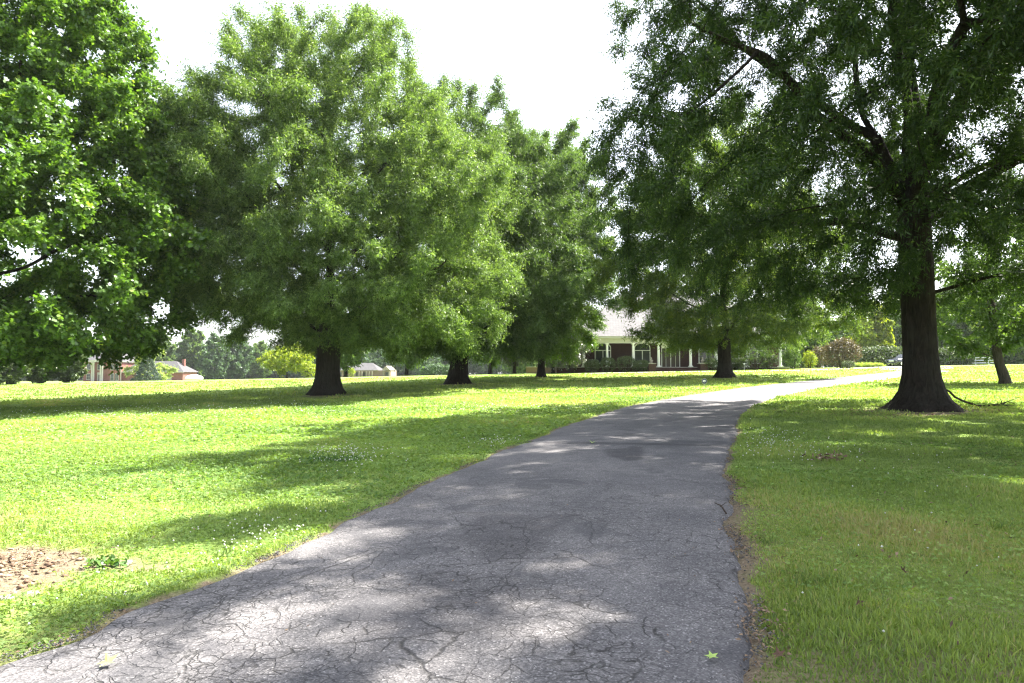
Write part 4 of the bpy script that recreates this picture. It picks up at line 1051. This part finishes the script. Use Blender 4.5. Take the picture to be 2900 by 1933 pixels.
mb.build('body', M['car'], car, 0, True)
mb = MB(); mb.add(*loft([(-2.3, sec(.78, 1.1, 1.2, .04)), (-2.1, sec(.74, 1.1, 1.72, .1)), (-1.2, sec(.74, 1.1, 1.82, .1)), (.0, sec(.73, 1.1, 1.8, .1)), (.35, sec(.72, 1.1, 1.70, .1)), (1.1, sec(.76, 1.08, 1.14, .03))])); mb.build('cabin', M['car'], car, 0, True)
mb = MB()
for s in (-1, 1):
    for a, b in ((-1.95, -1.05), (-.95, -.05)): mb.box(a, b, min(s * .735, s * .765), max(s * .735, s * .765), 1.2, 1.66)
    mb.add([(.05, s * .76, 1.2), (.78, s * .78, 1.2), (.3, s * .75, 1.62), (.05, s * .75, 1.64)], [(0, 1, 2, 3)])
mb.build('side_window', M['glass'], car)
mb = MB(); mb.add([(1.02, -.66, 1.165), (1.02, .66, 1.165), (.42, .6, 1.69), (.42, -.6, 1.69)], [(0, 1, 2, 3)]); w_ = mb.build('windscreen', M['glass'], car); w_.location = (.03, 0, .03)
mb = MB(); mb.box(2.36, 2.53, -.45, .45, .66, .84); mb.build('grille', M['chrome'], car, .02)
mb = MB(); mb.box(2.3, 2.56, -.86, .86, .38, .56); mb.build('bumper', M['car'], car, .05)
for s in (-1, 1):
    mb = MB(); mb.box(2.3, 2.47, -.16, .16, .68, .86); q = mb.build('headlight', M['lamp_glass'], car, .04); q.location = (0, s * .66, 0)
    mb = MB(); mb.box(.72, .92, -.1, .1, 1.12, 1.28); q = mb.build('mirror', M['car'], car, .04); q.location = (0, s * .98, 0)
    for x in (-1.5, 1.55):
        wb = bpy.data.objects.new('wheel', None); COL.objects.link(wb); wb.parent = car; wb.location = (x, s * .84, .37); wb.rotation_euler = (math.pi / 2, 0, 0)
        mb = MB(); mb.lathe([(.22, -.12), (.34, -.12), (.37, -.08), (.37, .08), (.34, .12), (.22, .12)], n=24); mb.build('tyre', M['tyre'], wb, 0, True)
        mb = MB(); mb.lathe([(.2, -.125), (.24, -.13), (.24, .13), (.2, .125), (.06, .10)], n=20); mb.build('rim', M['chrome'], wb, 0, True)
# ------------------------------------------------------------------ white board fence
a, b = GD(2655, 108), GD(2840, 104)
fo = empty('board_fence', a, math.atan2(b.y - a.y, b.x - a.x), label='white three-board fence across the far right of the lawn', cat='fence')
Lf = math.hypot(b.x - a.x, b.y - a.y); npst = 6
pos_ = [Lf * i / (npst - 1) for i in range(npst)]
inv = Matrix.Translation(a) @ Matrix.Rotation(math.atan2(b.y - a.y, b.x - a.x), 4, 'Z')
def gz_(u): q = inv @ Vector((u, 0, 0)); return float(zg(q.x, q.y)) - a.z
for u in pos_:
    mb = MB(); mb.box(-.07, .07, .02, .16, -.4, 1.3); q = mb.build('post', M['white'], fo); q.location = (u, 0, gz_(u))
for h in (.35, .75, 1.15):
    mb = MB()
    for u0, u1 in zip(pos_[:-1], pos_[1:]):
        g0, g1 = gz_(u0), gz_(u1)
        mb.add([(u0 + .004, -.02, g0 + h - .075), (u1 - .004, -.02, g1 + h - .075), (u1 - .004, .018, g1 + h - .075), (u0 + .004, .018, g0 + h - .075), (u0 + .004, -.02, g0 + h + .075), (u1 - .004, -.02, g1 + h + .075), (u1 - .004, .018, g1 + h + .075), (u0 + .004, .018, g0 + h + .075)],
               [(0,3,2,1),(4,5,6,7),(0,1,5,4),(1,2,6,5),(2,3,7,6),(3,0,4,7)])
    mb.build('rail', M['white'], fo)
# ------------------------------------------------------------------ small eight-sided yard sign
p = G(1995, 1091)
o = empty('yard_sign', p, RAD(8), label='small dark blue eight-sided sign on a stake in the lawn left of the drive', cat='sign')
def octo(r, z): return [(r * math.cos(math.pi / 8 + math.pi / 4 * i), z + r * math.sin(math.pi / 8 + math.pi / 4 * i)) for i in range(8)]
mb = MB(); mb.prism_y(octo(.175, .27), -.012, .012); pl = mb.build('plate', M['navy'], o)
mb = MB(); mb.prism_y(octo(.185, .27), -.008, .008); mb.build('rim', M['chrome'], pl)
mb = MB(); mb.prism_y([(.105 * math.cos(a) - .01, .28 + .07 * math.sin(a)) for a in np.linspace(0, 6.283, 16)[:-1]], -.02, -.0125); mb.build('emblem', M['white'], pl)
mb = MB(); mb.prism_y([(-.07, .265), (-.02, .24), (.06, .25), (.08, .275), (.03, .263), (-.02, .262)], -.026, -.0205); mb.build('mark', M['navy'], pl)
mb = MB(); mb.box(-.012, .012, .0125, .03, -.15, .2); mb.build('stake', M['chrome'], o)
# ------------------------------------------------------------------ fallen branch by the big trunk
p = G(2205 * S, 936 * S)
o = empty('fallen_branch', p, RAD(-6), label='bare fallen branch lying beside the flared base of the huge dark trunk', cat='branch')
k = .01371 * 1.02
def B_(x, y, dy=0): return ((x - 2205) * k, dy, (936 - y) * k + .07)
mb = MB(); mb.tube([B_(2172, 893, .3), B_(2190, 903, .2), B_(2198, 916, .1), B_(2215, 926), B_(2238, 935, -.1), B_(2262, 936, -.1), B_(2290, 930, -.2), B_(2325, 915, -.3)], [.03, .034, .036, .034, .032, .022, .015, .006], 7); mb.build('main_limb', M['twig'], o, 0, True)
mb = MB()
for pts in ([B_(2262, 936, -.1), B_(2300, 934, -.1), B_(2350, 936, -.2)], [B_(2290, 930, -.2), B_(2284, 922, -.3), B_(2280, 913, -.3)], [B_(2290, 931, -.2), B_(2310, 943, -.4), B_(2330, 950, -.5)], [B_(2294, 930, -.2), B_(2306, 926, -.1), B_(2345, 934, 0)], [B_(2238, 935, -.1), B_(2262, 944, -.4), B_(2300, 952, -.6)], [B_(2215, 926), B_(2222, 917, .1), B_(2226, 908, .1)]):
    mb.tube(pts, [.014, .009, .004], 5)
mb.build('side_twigs', M['twig'], o, 0, True)
# twig on the drive edge
a = G(1640 * S, 1163 * S); b = G(1668 * S, 1186 * S)
mb = MB(); mid_ = (b - a) * .5 + Vector((.02, .03, .03)); mb.tube([(0, 0, .03), tuple(mid_ + Vector((0, 0, .015))), tuple(b - a + Vector((0, 0, .02)))], [.004, .008, .009], 6)
mb.tube([tuple(mid_ * .9), tuple(mid_ + Vector((.09, .10, .03)))], [.005, .002], 5)
tag(mb.build('twig', M['twig'], None, 0, True), 'thin bare twig lying across the right edge of the drive', 'twig').location = (a.x, a.y, float(zg(a.x, a.y)) + .012)

# fallen leaves one can point at
def star_leaf(name, px, py, size, rz, mat, lab, grp, pts=5, fold=.25, tilt=.1):
    p = G(px * S, py * S); r = np.random.default_rng(int(px)); out = []
    for i in range(pts * 2):
        a = 2 * math.pi * i / (pts * 2); q = size * (1 if i % 2 == 0 else .36) * r.uniform(.85, 1.1); out.append((q * math.cos(a), q * math.sin(a), fold * size * abs(math.sin(a * 1.0 + .6)) * (q / size)))
    mb = MB(); mb.add([(0, 0, .004)] + out, [(0, i + 1, (i + 1) % (pts * 2) + 1) for i in range(pts * 2)])
    mb.tube([(-size * .2, 0, .004), (-size * .8, -size * .15, .006)], [.0022, .0015], 4)
    o = mb.build(name, M[mat], None)
    o.location = (p.x, p.y, float(zg(p.x, p.y)) + .045); o.rotation_euler = (tilt, -tilt, rz)
    return tag(o, lab, 'leaf', grp)
M['green_leaf'] = simple('fresh_fallen_leaf', (.30, .42, .10), .5, .3, .1, 20)
M['brown_leaf'] = simple('dead_leaf', (.085, .05, .034), .8, .2, .3, 20)
star_leaf('green_leaf', 1635, 1527, .045, .4, 'green_leaf', 'star-shaped green leaf lying on dark asphalt near the bottom right of the drive', 'green leaves on the drive')
star_leaf('green_leaf', 247, 1541, .055, .9, 'green_leaf', 'curled yellow-green leaf on sunlit asphalt at the bottom left', 'green leaves on the drive', 5, .5, .25)
star_leaf('green_leaf', 1360, 1021, .10, 2.0, 'green_leaf', 'pale curled leaf on the shaded drive near the dark patch', 'green leaves on the drive', 5, .6, .1)
star_leaf('brown_leaf', 1970, 1398, .045, 1.2, 'brown_leaf', 'curled dark red-brown leaf standing in the grass right of the drive', 'dead leaves in the grass', 5, .9, .9)
star_leaf('brown_leaf', 2075, 1326, .04, 2.2, 'brown_leaf', 'small dark red leaf in the grass farther right of the drive', 'dead leaves in the grass', 5, .9, .6)
star_leaf('brown_leaf', 1790, 1524, .042, .2, 'brown_leaf', 'pale curled dead leaf on the drive verge at the bottom right', 'dead leaves in the grass', 5, .6, .3)
p = G(1903 * S, 1060 * S); r = np.random.default_rng(6); n = 40
c = r.normal(size=(n, 3)) * np.array([.12, .09, .03]) + np.array([0, 0, .06]); sd = unit(r.normal(size=(n, 3)) + np.array([0, 0, .4]))
me = crown_leaves('dry_leaf_heap', c, sd, np.full(n, .03), 2, .07, .035, 'oval', .5, 0, 3, 1.0); o = tag(link('dry_leaf_heap', me, M['dry_leaf']), 'small heap of dry brown leaves on the shaded grass right of the drive', 'leaf heap'); o.location = p
for i, (px, py, s_, lab) in enumerate(((14, 1376, .045, 'pale stone at the left edge of the bare soil patch'), (72, 1366, .04, 'smaller pale stone beside the bare soil patch, right of the other'))):
    p = G(px * S, py * S); bm = bmesh.new(); bmesh.ops.create_icosphere(bm, subdivisions=3, radius=s_)
    for v in bm.verts: v.co *= 1 + .22 * mnoise.noise(v.co * 14 + Vector((i * 9, 0, 0))); v.co.z *= .6; v.co.x *= 1.25
    me = bpy.data.meshes.new('pale_stone'); bm.to_mesh(me); bm.free(); o = tag(link('pale_stone', me, M['stone']), lab, 'stone', 'stones by the bare patch'); o.location = p + Vector((0, 0, .004)); o.rotation_euler = (0, 0, i)

def weed(px, py, n, size, h, lab):
    p = G(px * S, py * S); r = np.random.default_rng(int(px)); a = r.uniform(0, 6.28, n)
    c = np.stack([r.normal(size=n) * size, r.normal(size=n) * size * .7, np.zeros(n) + .01], -1)
    me = crown_leaves('foliage', c, unit(np.stack([np.cos(a) * .7, np.sin(a) * .7, np.ones(n)], -1)), np.full(n, h), 4, .055, .03, 'oval', .9, .1, 5, 1.0)
    o = empty('weed', p, 0, label=lab, cat='weed', group='leafy weeds in the lawn'); link('foliage', me, M['weed'], o)
M['weed'] = leaf_mat('weed_leaf', (.03, .08, .02), (.10, .19, .04), .4, .04)
weed(245, 1303, 34, .07, .05, 'leafy dark green weed at the right edge of the bare soil patch')
weed(770, 1060, 110, .28, .08, 'spreading dark green weed among white clover in the shaded left lawn')

# ------------------------------------------------------------------ lawn cover
rg = np.random.default_rng(99)
fa, fb, fcv = field(21, .55), field(22, 1.7), field(23, .8)
def scatter(n, y0, y1, pw=1.0, xl=None, xr=None):
    y = y0 + (y1 - y0) * rg.uniform(0, 1, n) ** pw
    h = .77 * y + .6; x = rg.uniform(-1, 1, n) * h
    return x, y
def off_road(x, y, m=.0):
    a, b = road_lr(y); jit = rg.normal(size=len(x)) * .04
    return (x < a - m + jit) | (x > b + m + jit)
def gh(x, y):
    nr = (1 - sstep((y - 14) / 20)); return zg(x, y) + (.012 * f2(x, y) + .006 * f3(x, y)) * nr * .8
VV = []; KV = []
def blades(n, y0, y1, ln, wd, side=None, pw=1.0, lean=.55):
    x, y = scatter(n, y0, y1, pw); k = off_road(x, y, .03 - .055 * np.clip(fb(x * .2, y * 1.7), -.6, 1.4)); x, y = x[k], y[k]
    so = soil_at(x, y); k = rg.uniform(0, 1, len(x)) > so * 1.15 - .05; x, y, so = x[k], y[k], so[k]
    a, b = road_lr(y); right = x > b
    if side == 'L': k = ~right
    elif side == 'R': k = right
    else: k = np.ones(len(x), bool)
    x, y, right = x[k], y[k], right[k]; m = len(x)
    th = rg.uniform(0, 6.28, m); t_ = np.abs(rg.normal(size=m)) * lean
    d = unit(np.stack([np.cos(th) * t_, np.sin(th) * t_, np.ones(m)], -1))
    tuft = 1 + .5 * np.clip(fb(x, y), -1, 1.6)
    L = ln * rg.uniform(.5, 1.3, m) * tuft; W = wd * rg.uniform(.7, 1.3, m)
    up = unit(rg.normal(size=(m, 3)) * np.array([1, 1, .2]))
    V, K = leaf_quads(np.stack([x, y, gh(x, y) - .006], -1), d, up, L, W, 'narrow', .25)
    dry = dry_at(x, y)
    v = np.clip(.36 + .17 * fa(x, y) + .12 * fb(x, y) + rg.normal(size=m) * .16 + dry * rg.uniform(0, 1.0, m) * .8, 0, 1)
    VV.append(V); KV.append(v)
blades(330000, 2.6, 6.8, .055, .0075, 'R', 1.5)
blades(130000, 2.6, 7, .05, .0075, 'L', 1.3)
blades(210000, 6, 12, .06, .012, 'R')
blades(90000, 6.5, 13, .06, .012, 'L')
blades(130000, 11, 22, .075, .022)
blades(100000, 20, 40, .095, .045)
blades(60000, 38, 75, .12, .09)
# taller tufts that the mower missed
for _ in range(170):
    y0 = 3.6 + 20 * rg.uniform() ** 1.3; x0 = rg.uniform(-1, 1) * (.72 * y0); a, b = road_lr(y0)
    if a - .12 < x0 < b + .12 or float(soil_at(np.array([x0]), np.array([y0]))[0]) > .4: continue
    m = rg.integers(14, 46); x = x0 + rg.normal(size=m) * .05; y = y0 + rg.normal(size=m) * .05; th = rg.uniform(0, 6.28, m); t_ = np.abs(rg.normal(size=m)) * .45
    d = unit(np.stack([np.cos(th) * t_, np.sin(th) * t_, np.ones(m)], -1)); L = rg.uniform(.08, .20) * rg.uniform(.5, 1.2, m); sc_ = max(1, y0 / 8) ** .7
    V, K = leaf_quads(np.stack([x, y, gh(x, y) - .005], -1), d, unit(rg.normal(size=(m, 3)) * np.array([1, 1, .2])), L, .0075 * sc_ * rg.uniform(.7, 1.3, m), 'narrow', .3)
    VV.append(V); KV.append(np.clip(rg.uniform(.05, .75) + rg.normal(size=m) * .15, 0, 1))
me = mesh_np('lawn_grass', np.vstack(VV), None, 4, {'v': np.concatenate(KV)})
tag(link('lawn_grass', me, M['grass']), 'short green grass covering the lawn', None, None, 'stuff')
# clover: low round leaflets
VV = []; KV = []
def clover(n, y0, y1, s, hgt):
    x, y = scatter(n, y0, y1); k = off_road(x, y, .04); x, y = x[k], y[k]
    so = soil_at(x, y); a, b = road_lr(y); right = x > b
    dens = np.where(right, .22 * (fcv(x, y) > .35), .55 + .45 * (fcv(x, y) > -.2))
    k = rg.uniform(0, 1, len(x)) < dens * (1 - so); x, y = x[k], y[k]; m = len(x)
    z = gh(x, y) + hgt * rg.uniform(.4, 1.2, m) * (1 + .35 * np.clip(fb(x, y), -1, 1.5))
    base = np.stack([x, y, z], -1); th = rg.uniform(0, 6.28, m)
    nrm = unit(np.stack([rg.normal(size=m) * .45, rg.normal(size=m) * .45, np.ones(m)], -1)); v0 = np.clip(.42 + .12 * fa(x, y) + rg.normal(size=m) * .17, 0, 1)
    for j in range(3):
        a = th + j * 2.094; d = np.stack([np.cos(a), np.sin(a), np.zeros(m)], -1); d = unit(d - (d * nrm).sum(1, keepdims=True) * nrm)
        V, K = leaf_quads(base, d, nrm, s * rg.uniform(.8, 1.2, m), s * rg.uniform(.75, 1.0, m), 'oval', .15); VV.append(V); KV.append(v0 + rg.normal(size=m) * .05)
clover(75000, 3.2, 9, .017, .04)
clover(70000, 8.5, 17, .028, .05)
clover(60000, 16, 34, .05, .07)
me = mesh_np('clover', np.vstack(VV), None, 6, {'v': np.clip(np.concatenate(KV), 0, 1)})
tag(link('clover', me, M['clover']), 'low clover leaves mixed through the lawn', None, None, 'stuff')
# white clover heads
P_ = []; Z_ = []
def heads(n, cx, cy, rx, ry, s, strand=True):
    c = G(cx * S, cy * S); x = []; 
    px = cx + rg.normal(size=n) * rx; py = cy + rg.normal(size=n) * ry
    for a, b in zip(px, py):
        if b * S < 1100: continue
        q = G(a * S, b * S); P_.append((q.x, q.y, q.z + rg.uniform(.05, .09))); Z_.append(s * rg.uniform(.7, 1.2) * max(1, (q.y / 9) ** .55))
heads(330, 180, 948, 230, 9, .011); heads(300, 640, 940, 190, 9, .011); heads(220, 1130, 938, 130, 6, .011)
heads(170, 800, 1050, 55, 13, .011); heads(60, 1150, 1020, 40, 7, .011); heads(110, 150, 985, 150, 14, .011)
heads(90, 640, 1240, 70, 30, .010); heads(40, 400, 1060, 220, 60, .010); heads(60, 560, 1290, 120, 45, .009); heads(30, 300, 1390, 150, 50, .009)
heads(120, 1760, 1015, 45, 16, .010); heads(70, 1840, 1040, 80, 16, .010); heads(40, 2000, 1065, 130, 40, .010); heads(14, 2100, 1250, 150, 150, .009); heads(60, 1480, 940, 260, 12, .010)
heads(40, 200, 1150, 200, 60, .009)
n = len(P_); P_ = np.array(P_); Z_ = np.array(Z_)
a_, b_ = road_lr(P_[:, 1]); k = (P_[:, 0] < a_ - .15) | (P_[:, 0] > b_ + .15); P_, Z_ = P_[k], Z_[k]; n = len(P_)
o8 = np.array([(1, 0, 0), (.3, .95, 0), (-.8, .6, 0), (-.8, -.6, 0), (.3, -.95, 0), (0, 0, 1.05), (0, 0, -.8)])
f8 = np.array([(0, 1, 5), (1, 2, 5), (2, 3, 5), (3, 4, 5), (4, 0, 5), (1, 0, 6), (2, 1, 6), (3, 2, 6), (4, 3, 6), (0, 4, 6)])
V = (P_[:, None] + o8[None] * Z_[:, None, None] * rg.uniform(.8, 1.2, (n, 7, 1))).reshape(-1, 3); Fc = (np.arange(n)[:, None, None] * 7 + f8[None]).reshape(-1, 3)
me = mesh_np('clover_flowers', V, Fc, None, {'v': rg.uniform(.2, 1, len(Fc))})
tag(link('clover_flowers', me, M['petal']), 'small white clover heads dotting the lawn', None, None, 'stuff')
# grit and dead leaves along the drive edges, and on the bare patch
VV = []; KV = []
def litter(x, y, s, lift, flat_):
    m = len(x); th = rg.uniform(0, 6.28, m); d = unit(np.stack([np.cos(th), np.sin(th), rg.normal(size=m) * .35], -1))
    up = unit(np.stack([rg.normal(size=m) * .5, rg.normal(size=m) * .5, np.ones(m)], -1))
    V, K = leaf_quads(np.stack([x, y, zg(x, y) + lift * rg.uniform(.3, 1, m)], -1), d, up, s * rg.uniform(.6, 1.5, m), s * .5 * rg.uniform(.6, 1.4, m), 'narrow', flat_); VV.append(V); KV.append(rg.uniform(0, 1, m))
def along(n, side, y0, y1, mean, sd):
    y = y0 + (y1 - y0) * rg.uniform(0, 1, n) ** 1.5; a, b = road_lr(y); q = np.abs(rg.normal(mean, sd, n)) * rg.choice([1, 1, 1, -.4], n)
    k = rg.uniform(0, 1, n) < np.clip(.5 + .45 * fb(y * .3, y * 1.6), .05, 1)
    return ((a - q)[k], y[k]) if side == 'L' else ((b + q)[k], y[k])
litter(*along(1500, 'R', 2.8, 9.5, .05, .11), .028, .035, .3); litter(*along(700, 'R', 9, 20, .03, .08), .03, .03, .3); litter(*along(900, 'L', 3, 14, .05, .07), .024, .03, .3)
n = 900; litter(-4.5 + rg.normal(size=n) * .55, 5.7 + rg.normal(size=n) * .36, .03, .04, .4)
n = 420; y_ = 3 + 12 * rg.uniform(0, 1, n) ** 1.3; a, b = road_lr(y_); litter(b + rg.uniform(.1, 6, n), y_, .04, .075, .5)
n = 160; y_ = rg.uniform(4, 16, n); a, b = road_lr(y_); litter(a - rg.uniform(.1, 8, n), y_, .035, .07, .5)
n = 70; y_ = rg.uniform(3.2, 9, n); a, b = road_lr(y_); litter(a + (b - a) * rg.uniform(.05, .95, n), y_, .022, .045, .2)
n = 900; q = G(2118 * S, 946 * S); th = rg.uniform(0, 6.28, n); rr_ = 1.2 + np.abs(rg.normal(size=n)) * 1.0; litter(q.x + rr_ * np.cos(th) * 1.5, q.y + rr_ * np.sin(th), .06, .06, .4)
me = mesh_np('leaf_litter', np.vstack(VV), None, 4, {'v': np.concatenate(KV)})
tag(link('leaf_litter', me, M['dry_leaf']), 'dead leaves and bark scraps along the drive edges', None, None, 'stuff')
# loose grit
x1, y1 = along(5200, 'L', 3, 16, .035, .05); x2, y2 = along(3200, 'R', 2.8, 12, .02, .045)
x, y = np.r_[x1, x2], np.r_[y1, y2]; n = len(x); s = .003 + .007 * rg.uniform(0, 1, n) ** 2
V = (np.stack([x, y, zg(x, y) + .016], -1)[:, None] + o8[None] * np.array([1, 1, .7]) * s[:, None, None] * rg.uniform(.7, 1.3, (n, 7, 1))).reshape(-1, 3)
Fc = (np.arange(n)[:, None, None] * 7 + f8[None]).reshape(-1, 3)
me = mesh_np('grit', V, Fc, None, {'v': np.repeat(rg.uniform(0, 1, n), 10)})
tag(link('grit', me, M['grit']), 'loose grit crumbling off the drive edges', None, None, 'stuff')

# clods on the bare patch
n = 620; x = -4.35 + rg.normal(size=n) * .5; y = 5.45 + rg.normal(size=n) * .4; k = soil_at(x, y) > .45; x, y = x[k], y[k]; n = len(x)
s = .008 + .03 * rg.uniform(0, 1, n) ** 2.5
V = (np.stack([x, y, zg(x, y) + .004], -1)[:, None] + o8[None] * np.array([1.1, 1, .6]) * s[:, None, None] * rg.uniform(.6, 1.35, (n, 7, 1))).reshape(-1, 3)
me = mesh_np('soil_clods', V, (np.arange(n)[:, None, None] * 7 + f8[None]).reshape(-1, 3), None, {'v': np.repeat(rg.uniform(0, 1, n), 10)})
tag(link('soil_clods', me, M['clod']), 'dry crumbs of soil on the bare patch left of the drive', None, None, 'stuff')
